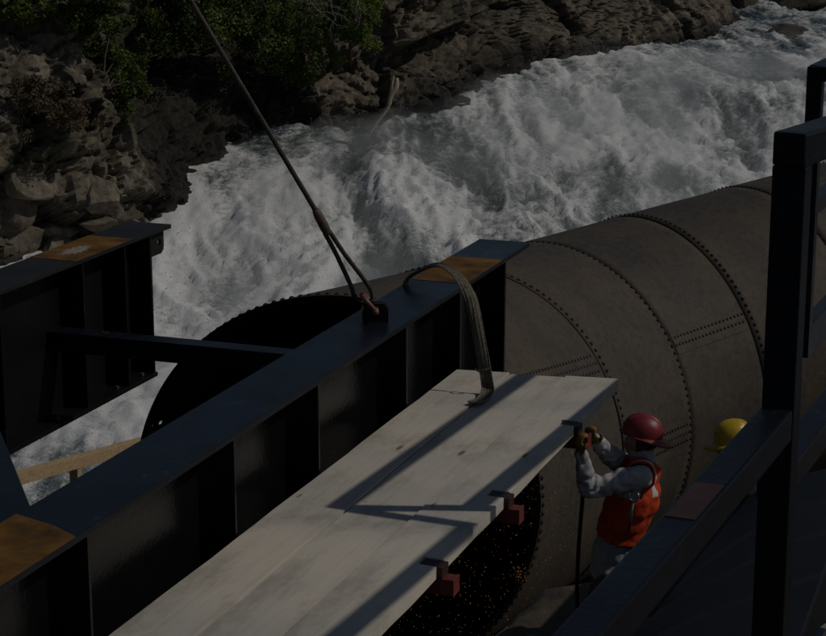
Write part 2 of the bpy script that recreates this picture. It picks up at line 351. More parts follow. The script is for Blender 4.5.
shq = np.array([pix_water(*q) for q in ((0, 268), (160, 232), (187, 220), (215, 188), (255, 160), (310, 131), (370, 134), (450, 106), (522, 62))]); turb = turb * np.clip((X + 9.5) / 4.5, .15, 1) * np.clip((X - np.interp(Y, np.sort(shq[:, 1]), shq[np.argsort(shq[:, 1]), 0])) / 1.8 + .1, .2, 1)
al_, pe_ = X * .50 + Y * .866, X * .866 - Y * .50      # along / across the flow
P3 = np.stack([X * 1.05 + Y * .10, Y * 0.36 - X * .06, Z * 0.6], 1)
warp = np.stack([fbm(P3 * .5, 3, 11), fbm(P3 * .5 + 5, 3, 12), fbm(P3 * .5 + 9, 3, 13)], 1)
n1 = fbm(P3 * 0.30 + warp * .5, 3, 21); n2 = billow(P3 * 0.85 + warp * 1.2, 4, 31); n3 = billow(P3 * 2.6 + warp * 2.2, 4, 41); n4 = vnoise(P3 * 14 + warp, 51)
Zr = Z + turb * (0.55 * n1 + 0.50 * (0.36 - n2) + 0.27 * (0.33 - n3) + 0.11 * (n4 - .5))
n5 = fbm(P3 * 0.20 + warp * 1.0 + 3.3, 4, 61)
n6 = fbm(np.stack([X * 2.2 + Y * .22, Y * .16, Z * .3], 1) + warp * .5, 4, 65)
foam = 0.60 + 0.22 * n1 - 0.70 * (n2 - .33) - 0.70 * (n3 - .33) + 0.85 * n5 + .40 * n6
foam -= 0.16 * np.exp(-((Y - 55.5) / 2.4) ** 2) * vnoise(np.stack([X * .3, Y * .9, Z], 1), 71) * 1.3
foam += 0.16 * np.exp(-((Y - 46) / 4.0) ** 2)
for (qx, qy, rx, ry, am) in ((668, 178, 50, 12, .42), (690, 92, 14, 10, .40), (770, 75, 30, 8, .22), (560, 110, 40, 14, .15), (235, 185, 30, 20, .22), (505, 195, 35, 16, .25), (330, 165, 22, 12, .2)):
    c = pix_water(qx, qy); e = pix_water(qx, qy - ry); f_ = pix_water(qx + rx, qy)
    foam -= am * np.exp(-((X - c[0] - (Y - c[1]) * c[0] / c[1]) / abs(f_[0] - c[0])) ** 2 - ((Y - c[1]) / abs(e[1] - c[1])) ** 2) * (.5 + 1.0 * vnoise(P3 * 1.7, 72))
river = gridmesh('river', np.stack([X, Y, Zr], 1), nx, ny, M['water'], True, {'foam': foam})
tag(river, 'white churning river cascading past the rocks', kind='structure')
# spray drops thrown up from the white water
pr_ = np.clip(foam, 0.05, 1) * turb * (Y < 70); cand = rng.choice(len(X), 80000, p=pr_ / pr_.sum())
oct_v = np.array([[1, 0, 0], [-1, 0, 0], [0, 1, 0], [0, -1, 0], [0, 0, 1], [0, 0, -1.]]); oct_f = np.array([[0, 2, 4], [2, 1, 4], [1, 3, 4], [3, 0, 4], [2, 0, 5], [1, 2, 5], [3, 1, 5], [0, 3, 5]])
nc = len(cand); pos = np.stack([X[cand], Y[cand], Zr[cand]], 1) + rng.normal(0, .10, (nc, 3)); pos[:, 2] += rng.exponential(.26, nc) * turb[cand]
sz = 0.0035 + rng.exponential(.0028, nc); sz = np.minimum(sz, .012)
V = pos[:, None] + oct_v[None] * sz[:, None, None] * rng.uniform(.5, 1.8, (nc, 1, 3)); Fo = (oct_f[None] + np.arange(nc)[:, None, None] * 6).reshape(-1, 3)
tag(trimesh('spray', V.reshape(-1, 3), Fo, M['spray']), 'fine white drops flying above the cascade', 'spray', kind='stuff')
# low veil of mist that lies on the falls
mx, my = np.linspace(-6.5, 20, 57), np.linspace(24.5, 56, 58); MX, MY = np.meshgrid(mx, my, indexing='ij'); MX, MY = MX.ravel(), MY.ravel(); mp_ = np.stack([MX, MY, 0 * MX], 1)
mt_ = np.clip(.45 + .75 * np.exp(-((MY - 45) / 5.5) ** 2) + .8 * fbm(mp_ * np.array([.5, .3, 1]), 3, 91), .05, 1.8)
shm = np.array([pix_water(*q) for q in ((0, 268), (160, 232), (187, 220), (215, 188), (255, 160), (310, 131), (370, 134), (450, 106), (522, 62))]); mt_ = mt_ - 1.1 * np.clip(1.4 - (MX - np.interp(MY, np.sort(shm[:, 1]), shm[np.argsort(shm[:, 1]), 0])) / 1.6, 0, 1)
mt_ = np.maximum(mt_, -.5)
edge_ = ((MX == mx[0]) | (MX == mx[-1]) | (MY == my[0]) | (MY == my[-1])); mzb = zwater(MX, MY); mt_ = np.where(edge_, -.55, mt_)
top_ = np.stack([MX, MY, mzb + mt_], 1); low_ = np.stack([MX, MY, mzb - .62], 1); nq = len(MX); a = (np.arange(56)[:, None] * 58 + np.arange(57)[None]).ravel()
Ft = np.stack([a, a + 58, a + 59, a + 1], 1); Fb = np.stack([a, a + 1, a + 59, a + 58], 1) + nq
bd = [i * 58 for i in range(57)] + [56 * 58 + j for j in range(1, 58)] + [i * 58 + 57 for i in range(55, -1, -1)] + [j for j in range(56, 0, -1)]
Fs = np.array([[bd[k], bd[(k + 1) % len(bd)], bd[(k + 1) % len(bd)] + nq, bd[k] + nq] for k in range(len(bd))])[:, ::-1]
mist = trimesh('mist', np.vstack([top_, low_]), np.vstack([Ft, Fb, Fs]), M['mist']); tag(mist, 'thin veil of spray mist lying on the falls', 'mist', kind='stuff')

# ---- far ground, well below everything, reaching the horizon
bm = bmesh.new(); bmesh.ops.create_grid(bm, x_segments=8, y_segments=8, size=900, matrix=Matrix.Translation((0, 300, -7.5)))
tag(obj('terrain', bm, M['soil']), 'brown valley floor under the river', kind='structure')

# ---- rock cliff behind the river: sheet along the shoreline
shore_px = [(-230, 330), (-120, 300), (-60, 285), (0, 268), (90, 250), (160, 232), (187, 220), (215, 188), (255, 160), (310, 131), (370, 134), (410, 120), (450, 106), (490, 88), (522, 62), (560, 55), (600, 51), (640, 47), (690, 40), (726, 29), (740, 21), (728, 9), (700, -4), (670, -16), (640, -30)]
sh = np.array([pix_water(*q) for q in shore_px]); spx = np.array([q[0] for q in shore_px], float); spx[21:] = [775, 800, 830, 860]
seg = np.r_[0, np.cumsum(np.linalg.norm(np.diff(sh, axis=0), axis=1))]
NS, NT = 560, 250
ss = np.linspace(0, seg[-1], NS)
# concentrate samples where the camera looks closest
Q = np.stack([np.interp(ss, seg, sh[:, 0]), np.interp(ss, seg, sh[:, 1])], 1); QP = np.interp(ss, seg, spx)
k = np.ones(9) / 9
for _ in range(2):
    for c in (0, 1): Q[:, c] = np.convolve(np.pad(Q[:, c], 4, mode='edge'), k, 'valid')
T = np.gradient(Q, axis=0); T /= np.linalg.norm(T, axis=1)[:, None]; k2 = np.ones(41) / 41
Nn = np.stack([T[:, 1], -T[:, 0]], 1)
for c in (0, 1): Nn[:, c] = np.convolve(np.pad(Nn[:, c], 20, mode='edge'), k2, 'valid')
Nn /= np.linalg.norm(Nn, axis=1)[:, None]
Htop = np.interp(QP, [-230, 400, 450, 520, 580, 640, 690, 726, 742, 775, 860], [11, 11, 9.5, 7.0, 5.2, 3.6, 2.0, 1.0, .5, 1.0, 4])
tt = np.r_[np.linspace(-0.12, 1, NT - 12), 1 + np.linspace(.05, 1, 12)]
hh = np.clip(tt, -1, 1)[None] * Htop[:, None]
def prof(px, h):
    A = np.interp(h, [-2, 0, 3.0, 5.0, 7, 11], [-.6, 0, 0.85, 3.0, 3.7, 6.0])          # left face, ledge, upper outcrop
    B = np.interp(h, [-2, 0, 1.0, 2.6, 3.8, 5.0, 11], [-.5, .0, .7, 2.9, 2.6, 2.6, 5.0])        # recess under the bushes
    C = np.interp(h, [-2, 0, .8, 1.6, 2.2, 3.4, 4.0, 11], [-.5, 0, .25, 1.3, 1.5, 1.8, 2.6, 6])   # stepped ledges
    D = np.interp(h, [-2, 0, .7, 1.4, 1.8, 3, 11], [-.5, 0, .7, 1.6, .7, 1.4, 6])      # undercut slab
    E = np.interp(h, [-2, 0, .5, 1.3, 11], [-.5, 0, .3, 1.2, 12])                      # low brown slab
    kn = [-1000, 150, 200, 285, 330, 400, 440, 510, 545, 2000]
    w = [np.interp(px, kn, v) for v in ([1, 1, 0, 0, 0, 0, 0, 0, 0, 0], [0, 0, 1, 1, 0, 0, 0, 0, 0, 0], [0, 0, 0, 0, 1, 1, 0, 0, 0, 0], [0, 0, 0, 0, 0, 0, 1, 1, 0, 0], [0, 0, 0, 0, 0, 0, 0, 0, 1, 1])]
    return sum(a[:, None] * b for a, b in zip(w, (A, B, C, D, E)))
back = prof(QP, hh) + np.where(tt > 1, (tt - 1) * 30, 0)[None]
zb = zwater(0, Q[:, 1])[:, None] + hh + np.where(tt > 1, (tt - 1) * 6, 0)[None]
XX = Q[:, 0:1] - Nn[:, 0:1] * back; YY = Q[:, 1:2] - Nn[:, 1:2] * back
P = np.stack([XX.ravel(), YY.ravel(), zb.ravel()], 1)
px = np.repeat(QP, NT); hf = hh.ravel()
rotm = np.array(Euler((R(24), R(-18), R(25))).to_matrix())
wq = np.stack([fbm(P * .8, 3, 1), fbm(P * .8 + 7, 3, 2), fbm(P * .8 + 13, 3, 3)], 1)
disp = np.zeros(len(P)); crack = np.zeros(len(P))
for sc, amp, tilt, cr, s in ((0.50, .55, .50, .20, 5), (1.15, .26, .42, .12, 15), (2.6, .13, .34, .09, 25), (6.5, .035, .3, .03, 35)):
    p = (P @ rotm.T) * sc * np.array([1.25, 1.2, .95]) + wq * .25
    d1, d2, cid, cpos = worley(p, s)
    dv = np.stack([_h((cid * 1e6).astype(np.int64), np.zeros(len(P), np.int64), np.zeros(len(P), np.int64), q) - .5 for q in (1, 2, 3)], 1)
    disp += amp * (cid - .5) + tilt * ((p - cpos) * dv).sum(1) / sc - cr * np.exp(-(d2 - d1) / .06)
    crack = np.maximum(crack, np.exp(-(d2 - d1) / .06) * min(1, cr * 6))
damp = np.interp(px, [-300, 500, 560, 640, 700, 742, 760, 900], [1, 1, .8, .7, .5, .3, .4, 1]) * np.interp(tt, [0, .02, 1, 2], [.9, 1, 1, .6])[np.tile(np.arange(NT), NS)]
disp = (disp + .25 * fbm(P * .5, 4, 77) + .05 * fbm(P * 5, 4, 78)) * damp
nrm = np.stack([np.repeat(Nn[:, 0], NT) * .9, np.repeat(Nn[:, 1], NT) * .9, np.full(len(P), .35)], 1)
disp = disp - np.interp(px, [150, 195, 300, 330], [0, .55, .55, 0]) * np.interp(hf, [0, 2.5], [1, .3])
PC = P + nrm * disp[:, None]
wet_shade = np.clip(1.15 - hf / (0.55 + .5 * fbm(P * .7, 3, 88) + np.interp(px, [150, 200, 300, 330, 400, 440, 520, 560], [0, 5.5, 5.0, .35, .5, .6, .5, -.1])), 0, .92)  # soaked foot of the rock, plus the recess's shade painted into its colour
wet_shade = np.maximum(np.maximum(wet_shade, crack * .6), np.interp(px, [360, 430, 520, 570, 650], [0, .45, .45, .28, .18]) * np.clip(.6 + 1.6 * fbm(P * .9, 3, 89), .3, 1.3))  # cracks and the right-hand part of the rock made darker
moss = np.clip((fbm(P * .6, 4, 99) - .02) * 2.4, 0, .75) * np.interp(hf, [.8, 2.2], [0, 1]) * np.interp(px, [-300, 380, 520, 560], [.8, .8, .8, .25])
tag(gridmesh('cliff', PC, NS, NT, M['rock'], False, {'wet_shade': wet_shade, 'moss': moss}), 'brown fractured rock cliff rising from the river', kind='structure')
def on_cliff(qx, qy):
    """point of the cliff that shows at a photo pixel (nearest to the eye)"""
    q = proj(PC); d = np.hypot(q[:, 0] - qx, q[:, 1] - qy); c = np.where(d < 4)[0]
    if len(c) == 0: c = np.array([np.argmin(d)])
    return PC[c[np.argmin(PC[c, 1])]]

# ---- work bench (ground where the workers stand), pit and river bank on the near side
GZ = 0.55
e0, e1 = atz(488, 631, GZ)[:2], atz(600, 530, GZ)[:2]; ed = (e1 - e0) / np.linalg.norm(e1 - e0); en = np.array([-ed[1], ed[0]])
gx, gy = np.meshgrid(np.linspace(-16, 22, 230), np.linspace(-6, 27, 200), indexing='ij'); gx, gy = gx.ravel(), gy.ravel()
gp = np.stack([gx, gy, 0 * gx], 1); dist = ((gx - e0[0]) * en[0] + (gy - e0[1]) * en[1]) + .12 * fbm(gp * 1.3, 4, 5)
far = np.clip((gy - 10.35 - .15 * gx) / .9, 0, 1); kd_ = np.interp(dist, [-.05, .9], [0, 1]); kd_ = kd_ * kd_ * (3 - 2 * kd_); far = far * far * (3 - 2 * far); kk_ = 1 - (1 - kd_) * (1 - far)
low_z = np.interp(dist, [-6, .9, 5.0, 7.5, 11], [-1.9, -1.75, -1.9, -3.6, -6.2]); gzv = GZ * (1 - kk_) + low_z * kk_ + (.02 + .05 * kk_) * fbm(gp * 2.2, 5, 6)
gzv = np.where(gy > 20, np.minimum(gzv, -1.9 - (gy - 20) * .9), gzv)
tag(gridmesh('ground', np.stack([gx, gy, gzv], 1), 230, 200, M['soil'], True), 'bare brown soil of the work bench and pit', kind='structure')

# ================================================================== RIVETED PIPE
PC0 = np.array([-0.564, 13.223, -4.579 + CZ]); PR = 1.5
def dirv(y, t): y, t = R(y), R(t); return np.array([math.sin(y) * math.cos(t), math.cos(y) * math.cos(t), math.sin(t)])
pd = [dirv(24, -6.6), dirv(32.9, -2.5), dirv(49, 3.3), dirv(58.9, 6.7)]; PL = [2.31, 1.63, 1.33]
pc = [PC0]
for i in range(3): pc.append(pc[-1] + pd[i] * PL[i])
pn = [dirv(7.9, -.9)] + [(pd[i] + pd[i + 1]) / np.linalg.norm(pd[i] + pd[i + 1]) for i in range(3)]
for L in (1.35, 2.6, 4.0, 6.5): pc.append(pc[3] + pd[3] * L); pn.append(pd[3])
def frame(n):
    a = np.cross(n, [0, 0, 1]); a /= np.linalg.norm(a); return a, np.cross(a, n)
def cpt(i, f):
    p0 = pc[i - 1] if i > 0 else pc[0] * 2 - pc[1]; p1, p2 = pc[i], pc[i + 1]; p3 = pc[i + 2] if i + 2 < len(pc) else p2 * 2 - p1
    d1 = np.linalg.norm(p2 - p1); m1 = (p2 - p0) / (np.linalg.norm(p2 - p1) + np.linalg.norm(p1 - p0)) * d1; m2 = (p3 - p1) / (np.linalg.norm(p3 - p2) + d1) * d1
    f2, f3 = f * f, f * f * f
    return (2 * f3 - 3 * f2 + 1) * p1 + (f3 - 2 * f2 + f) * m1 + (-2 * f3 + 3 * f2) * p2 + (f3 - f2) * m2
def ring(i, f, nseg, rad):
    """ring between pipe station i and i+1 at fraction f"""
    c = cpt(i, f); n = pn[i] * (1 - f) + pn[i + 1] * f; n /= np.linalg.norm(n); a, b = frame(n)
    t = np.arange(nseg) * 2 * math.pi / nseg
    return c + rad * (np.cos(t)[:, None] * a + np.sin(t)[:, None] * b)
pipe = thing('riveted_pipe', 'large weathered brown riveted steel pipe with an open black mouth', 'pipe', (0, 0, 0))
rads = [PR - .007, PR, PR, PR + .008, PR + .008, PR, PR + .008]
NSEG = 256
for i in range(7):
    na = 40 if i == 0 else 12
    vs = np.concatenate([ring(i, k / na, NSEG, rads[i]) for k in range(na + 1)])
    wob = .006 * fbm(vs * 1.1, 3, 3 + i); cax = np.repeat(np.array([cpt(i, k / na) for k in range(na + 1)]), NSEG, 0)
    vs = vs + (vs - cax) / PR * wob[:, None]
    F = []
    for k in range(na):
        for j in range(NSEG): F.append((k * NSEG + j, k * NSEG + (j + 1) % NSEG, (k + 1) * NSEG + (j + 1) % NSEG, (k + 1) * NSEG + j))
    if i == 0:      # two small daylight holes in the far wall near the mouth
        cen = np.array([vs[list(f)].mean(0) for f in F]); q = proj(cen); kill = set(); a0, b0 = frame(pn[0])
        for hx, hy in ((151.5, 425.5), (160, 424)):
            d = np.hypot(q[:, 0] - hx, q[:, 1] - hy) + 1e3 * (((cen - pc[0]) @ a0) * np.sign(((pc[0] + a0) - pc[0]) @ np.array([1, 0, 0])) > 0)
            kill.add(int(np.argmin(d)))
        F = [f for n_, f in enumerate(F) if n_ not in kill]
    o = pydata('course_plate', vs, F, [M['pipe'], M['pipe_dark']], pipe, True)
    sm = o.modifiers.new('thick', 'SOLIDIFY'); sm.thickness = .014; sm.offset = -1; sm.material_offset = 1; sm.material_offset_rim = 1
    # make sure the shell grows inwards
    me = o.data; f0 = me.polygons[0]
    if np.dot(np.array(f0.normal), np.array(f0.center) - pc[i]) < 0: me.flip_normals()
# rivets
def rivets(name, pts, nrms, r=.0165, h=.014):
    rg = [(1.0, 0.0), (0.82, .62), (0.42, .93)]; V, F = [], []
    for p, n in zip(pts, nrms):
        a, b = frame(n / np.linalg.norm(n) + 1e-4); o = len(V)
        for rr, hh_ in rg:
            for k in range(7):
                t = k * 2 * math.pi / 7; V.append(p + (a * math.cos(t) + b * math.sin(t)) * r * rr + n * h * hh_)
        V.append(p + n * h)
        for lv in range(2):
            for k in range(7): F.append((o + lv * 7 + k, o + lv * 7 + (k + 1) % 7, o + (lv + 1) * 7 + (k + 1) % 7, o + (lv + 1) * 7 + k))
        for k in range(7): F.append((o + 14 + k, o + 14 + (k + 1) % 7, o + 21, o + 21))
    F = [tuple(dict.fromkeys(f)) for f in F]
    return tag(pydata(name, V, F, M['rivet'], pipe, True), kind='stuff')
def ring_rivets(i, f, nr, rad, off=0.0, r=.0165):
    pts = ring(i, f, nr, rad); c = cpt(i, f); n = (pts - c) / rad
    rivets('rivet_row', pts, n, r)
ring_rivets(1, .045, 150, PR)          # beside the first lapped joint
ring_rivets(1, .99, 150, PR)
ring_rivets(3, .05, 150, PR + .008)
ring_rivets(4, .02, 150, PR + .008)
ring_rivets(5, .03, 150, PR)
ring_rivets(0, .022, 140, PR - .007, r=.020)
def cyl_hit(px_, py_, i):
    d = ray(px_, py_); d = d / np.linalg.norm(d); a = pd[min(i, 3)]; w = EYE - pc[i]
    dp = d - a * (d @ a); wp = w - a * (w @ a); A = dp @ dp; B = 2 * dp @ wp; C_ = wp @ wp - PR ** 2
    return EYE + d * ((-B - math.sqrt(max(B * B - 4 * A * C_, 0))) / (2 * A))
def seam(i, pxl, f0, f1, rows, pitch, rad):
    """longitudinal seam through photo pixel pxl on course i"""
    h = cyl_hit(*pxl, i); a, b = frame(pd[min(i, 3)]); w = h - pc[i]; th0 = math.atan2(w @ b, w @ a); pts, nr = [], []
    L = np.linalg.norm(pc[i + 1] - pc[i]); n = int(L * (f1 - f0) / pitch)
    for k in range(n):
        f = f0 + (f1 - f0) * (k + .5) / n
        for r_ in range(rows):
            th = th0 + (r_ - (rows - 1) / 2) * .046 + .0 ; ff = f + (r_ % 2) * .5 * pitch / L
            c = cpt(i, ff); nn = pn[i] * (1 - ff) + pn[i + 1] * ff; nn /= np.linalg.norm(nn); aa, bb = frame(nn)
            u_ = aa * math.cos(th) + bb * math.sin(th); pts.append(c + u_ * rad); nr.append(u_)
    rivets('seam_rivets', pts, nr)
    # the plate edge that laps over the seam
    V, F = [], []
    for k in range(13):
        ff = f0 + (f1 - f0) * k / 12; c = cpt(i, ff); nn = pn[i] * (1 - ff) + pn[i + 1] * ff; nn /= np.linalg.norm(nn); aa, bb = frame(nn)
        for th, rr in ((th0 - rows * .038, rad - .004), (th0 - rows * .038, rad + .007), (th0, rad + .0075), (th0 + rows * .038, rad + .007), (th0 + rows * .038, rad - .004)):
            V.append(c + (aa * math.cos(th) + bb * math.sin(th)) * rr)
    for k in range(12):
        for j in range(4): F.append((k * 5 + j, k * 5 + j + 1, k * 5 + j + 6, k * 5 + j + 5))
    pydata('lap_strip', V, F, M['pipe'], pipe)
seam(2, (706, 331), .03, .97, 2, .062, PR)
seam(1, (675, 438), .08, .96, 3, .062, PR)
seam(4, (812, 390), .05, .95, 3, .062, PR + .008)
seam(0, (585, 366), .1, .97, 3, .075, PR - .007)
# stiffening angle just inside the mouth
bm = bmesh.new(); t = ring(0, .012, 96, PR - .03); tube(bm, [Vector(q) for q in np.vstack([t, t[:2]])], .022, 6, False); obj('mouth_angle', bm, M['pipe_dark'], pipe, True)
# blind end far out of sight so that no light leaks in
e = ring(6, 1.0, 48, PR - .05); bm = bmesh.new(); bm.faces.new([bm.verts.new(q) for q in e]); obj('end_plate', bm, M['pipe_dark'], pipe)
# concrete cradles carrying the pipe
for i, f in ((0, .35), (2, .5), (4, .6)):
    c = pc[i] * (1 - f) + pc[i + 1] * f; n = pd[min(i, 3)].copy(); n[2] = 0; n /= np.linalg.norm(n); a = np.array([n[1], -n[0], 0])
    pts = [(-1.0, -2.4), (1.0, -2.4), (1.0, -1.13)] + [(PR * .999 * math.sin(t_), -PR * .999 * math.cos(t_)) for t_ in np.linspace(.70, -.70, 15)] + [(-1.0, -1.13)]
    bm = bmesh.new(); prism(bm, pts, -.2, .2, lambda p, q, h: Vector(c + a * p + np.array([0, 0, 1]) * q + n * h))
    tag(obj('pipe_cradle', bm, M['concrete']), ['concrete cradle block under the pipe just behind its mouth', 'concrete cradle block under the bend of the pipe', 'concrete cradle block under the straight run beyond the bend'][(0, 2, 4).index(i)], 'pipe cradle', 'concrete cradles under the pipe')

# ================================================================== STEEL FRAME (two plate girders, cross beam, brace)
ZT, ZB = 2.40, 1.475
frm = thing('lifting_frame', 'black painted steel lifting frame of two plate girders hung from the wire sling', 'lifting frame', tuple(W(-4.5, 6.5, ZB)))
inv = Matrix.Translation(-Vector(frm.location))
def fpart(name, args, m, parent, bev=0.0025):
    o = gpart(name, args, m, parent, bev)
    if parent is frm: o.data.transform(inv)
    else: o.data.transform(inv)
    return o
def girder(uc, hw, v0, vweb, vend, stiffs, topmat, webmat):
    web = fpart('girder_web', (uc - .008, uc + .008, v0, vweb, ZB + .02, ZT - .02), webmat, frm, 0.001)
    fpart('top_flange', (uc - hw, uc + hw, v0, vend, ZT - .026, ZT), topmat, web, .003)
    fpart('bottom_flange', (uc - hw, uc + hw, v0, vweb + .02, ZB, ZB + .026), webmat, web, .003)
    for v in stiffs:
        for s in (-1, 1):
            a, b = sorted((uc + s * .006, uc + s * (hw - .006))); fpart('stiffener', (a, b, v - .008, v + .008, ZB + .024, ZT - .024), webmat, web, .001)
    for s in (-1, 1):      # end plate halves
        a, b = sorted((uc + s * .006, uc + s * (hw - .012))); fpart('end_plate', (a, b, vweb - .012, vweb + .012, ZB + .024, ZT - .024), M['black'], web, .001)
    return web
UM, UL = -3.391, -5.668
wm = girder(UM, .158, 2.6, 10.375, 10.815, (3.6, 4.45, 5.524, 6.709, 7.583, 8.715, 9.55), M['blue'], M['black'])
wlft = girder(UL, .153, 4.2, 10.325, 10.585, (6.4, 7.6, 8.6, 9.485, 9.99), M['grey_paint'], M['black_matt'])
def patch(name, pts, m, parent, z=ZT, th=.0018):
    bm = bmesh.new(); prism(bm, pts, z - .001, z + th, lambda a, b, h: W(a, b, h)); o = obj(name, bm, m, parent); o.data.transform(inv); return o
patch('bare_steel_patch', [(UM - .1575, 3.0), (UM + .1575, 3.0), (UM + .1575, 5.43), (UM + .03, 5.50), (UM - .1575, 5.56)], M['rust'], wm)
patch('bare_steel_patch', [(UM - .1575, 9.62), (UM + .1575, 9.62), (UM + .1575, 10.27), (UM - .1575, 10.27)], M['rust'], wm)
patch('bare_steel_patch', [(UL - .1525, 9.40), (UL + .1525, 9.40), (UL + .1525, 10.08), (UL - .1525, 10.08)], M['rust'], wlft)
# ragged white paint mark on the left patch
pts = []
for k in range(26):
    t = k / 26 * 2 * math.pi; r_ = 1 + (.35 if k % 2 else -.25) * random.uniform(.4, 1.2)
    pts.append((UL + .0 + .055 * r_ * math.cos(t), 9.66 + .125 * r_ * math.sin(t)))
patch('paint_mark', pts, M['chalk'], wlft, ZT + .0018, .001)
# lug plate with a hole under the left girder's end
def plate_hole(name, o, x, y, w, h, hole, rad, th, m, parent, chamfer=.03):
    o, x, y = Vector(o), Vector(x), Vector(y); n = x.cross(y).normalized(); bm = bmesh.new(); N = 24
    out = []; hc = Vector((hole[0], hole[1]))
    corners = [(0, 0), (w, 0), (w, h - chamfer), (w - chamfer, h), (chamfer, h), (0, h - chamfer)]
    per = []
    for k in range(N):
        t = 2 * math.pi * k / N; dx, dy = math.cos(t), math.sin(t); best = 9
        for (ax, ay), (bx, by) in zip(corners, corners[1:] + corners[:1]):
            ex, ey = bx - ax, by - ay; den = dx * ey - dy * ex
            if abs(den) > 1e-9:
                s = ((ax - hc.x) * ey - (ay - hc.y) * ex) / den; q = ((ax - hc.x) * dy - (ay - hc.y) * dx) / den
                if s > 0 and -1e-6 <= q <= 1 + 1e-6: best = min(best, s)
        per.append((hc.x + dx * best, hc.y + dy * best))
    def mk(a, b, s): return bm.verts.new(o + x * a + y * b + n * s)
    R1 = [[mk(a, b, s) for a, b in per] for s in (-th / 2, th / 2)]; R2 = [[mk(hc.x + rad * math.cos(2 * math.pi * k / N), hc.y + rad * math.sin(2 * math.pi * k / N), s) for k in range(N)] for s in (-th / 2, th / 2)]
    for k in range(N):
        j = (k + 1) % N
        bm.faces.new((R1[0][k], R1[0][j], R2[0][j], R2[0][k])); bm.faces.new((R1[1][k], R1[1][j], R2[1][j], R2[1][k]))
        bm.faces.new((R1[0][k], R1[0][j], R1[1][j], R1[1][k])); bm.faces.new((R2[0][k], R2[0][j], R2[1][j], R2[1][k]))
    ob = obj(name, bm, m, parent); ob.data.transform(inv); return ob
plate_hole('end_lug', W(UL + .10, 10.30, ZT - .027), gv, -gz, .26, .15, (.20, .075), .022, .02, M['grey_paint'], wlft)
# cross beam between the girders, and the slanting brace at the near side
fpart('cross_beam', (UL + .008, UM - .008, 9.29, 9.42, 1.885, 2.0), M['blue'], frm, .006)
def fbar(name, a, b, w, h, m):
    a, b = Vector(a), Vector(b); t = (b - a).normalized(); s = t.cross(gz).normalized(); n = s.cross(t)
    bm = bmesh.new(); box(bm, (a + b) / 2, s, t, n, w, (b - a).length, h, .006); o = obj(name, bm, m, frm); o.data.transform(inv); return o
a_ = Vector(atz(33, 512, 2.33)); b_ = Vector(atz(3, 437, 2.33)); tt_ = (b_ - a_).normalized(); s_ = Vector((tt_.y, -tt_.x, 0))
if s_.x > 0: s_ = -s_
fbar('plan_brace', a_ + s_ * .08 - tt_ * .10 - gz * .05, a_ + s_ * .08 + tt_ * 3.2 - gz * .05, .16, .1, M['blue'])
# bolts on the left girder's bottom flange
for v in (9.2, 9.9, 10.22):
    bm = bmesh.new(); bmesh.ops.create_cone(bm, cap_ends=True, segments=6, radius1=.012, radius2=.012, depth=.018, matrix=Matrix.Translation(W(UL + .11, v, ZB + .037)))
    o = obj('bolt', bm, M['tool'], wlft); o.data.transform(inv)
# padeye
PE = Vector(atz(375, 321, ZT)); pa = Vector((math.cos(R(5)), math.sin(R(5)), 0))
for s in (-.022, .022):
    plate_hole('padeye', PE - pa * .065 + Vector((-pa.y, pa.x, 0)) * s + gz * -.002, pa, gz, .13, .10, (.068, .062), .02, .016, M['black'], frm, .025)

# ---- shackle and wire rope sling
pin = PE + gz * .062; bow_top = Vector(aty(364, 297, PE.y - .01))
sh_ = thing('shackle', 'rusty orange bow shackle pinned through the lug on the girder', 'shackle', tuple(pin))
ax = Vector((-pa.y, pa.x, 0)); up = (bow_top - pin).normalized()
bm = bmesh.new(); L_ = (bow_top - pin).length + .015
tube(bm, [q - pin for q in spline([pin + ax * .05, pin + ax * .052 + up * L_ * .4, pin + ax * .045 + up * L_ * .8, pin + up * L_, pin - ax * .045 + up * L_ * .8, pin - ax * .052 + up * L_ * .4, pin - ax * .05], 5)], .0135, 10); obj('bow', bm, M['shackle'], sh_, True)
bm = bmesh.new(); tube(bm, [-ax * .085, ax * .085], .016, 10); tube(bm, [ax * .07, ax * .10], .026, 6); obj('pin', bm, M['shackle'], sh_, True)
sl = thing('wire_rope_sling', 'twisted steel wire rope sling with pressed ferrule and eye loop', 'wire rope', tuple(bow_top))
top = Vector(aty(190, 0, 8.75)); fb = Vector(aty(327, 232, 9.12)); ft = Vector(aty(316, 211, 9.10)); rt = ft + (top - ft) * 2.1
def rope(path, rad, name, parent, org, pitch=.13, strands=6):
    P_ = [Vector(p) for p in path]; d = [0]
    for i in range(1, len(P_)): d.append(d[-1] + (P_[i] - P_[i - 1]).length)
    n = max(8, int(d[-1] / .014)); bm = bmesh.new(); cs = []
    for k in range(n + 1):
        s = d[-1] * k / n; i = max(j for j in range(len(d)) if d[j] <= s + 1e-9); i = min(i, len(P_) - 2); f = (s - d[i]) / (d[i + 1] - d[i]); cs.append((P_[i].lerp(P_[i + 1], f), s))
    prev = None; fr = []
    for k in range(n + 1):
        t = (cs[min(k + 1, n)][0] - cs[max(k - 1, 0)][0]).normalized()
        a = t.cross(Vector((.3, 1, .1))).normalized() if prev is None else (prev - t * prev.dot(t)).normalized(); prev = a; fr.append((a, t.cross(a)))
    for q in range(strands):
        pts = []
        for (c, s), (a, b) in zip(cs, fr):
            w = 2 * math.pi * (s / pitch + q / strands); pts.append(c + (a * math.cos(w) + b * math.sin(w)) * rad * .6 - org)
        tube(bm, pts, rad * .46, 6)
    return obj(name, bm, M['rope'], parent, True)
o_ = Vector(sl.location)
rope([ft - (ft - fb) * .1, top, rt], .0125, 'rope', sl, o_)
side = Vector((1, .1, .25)).normalized()
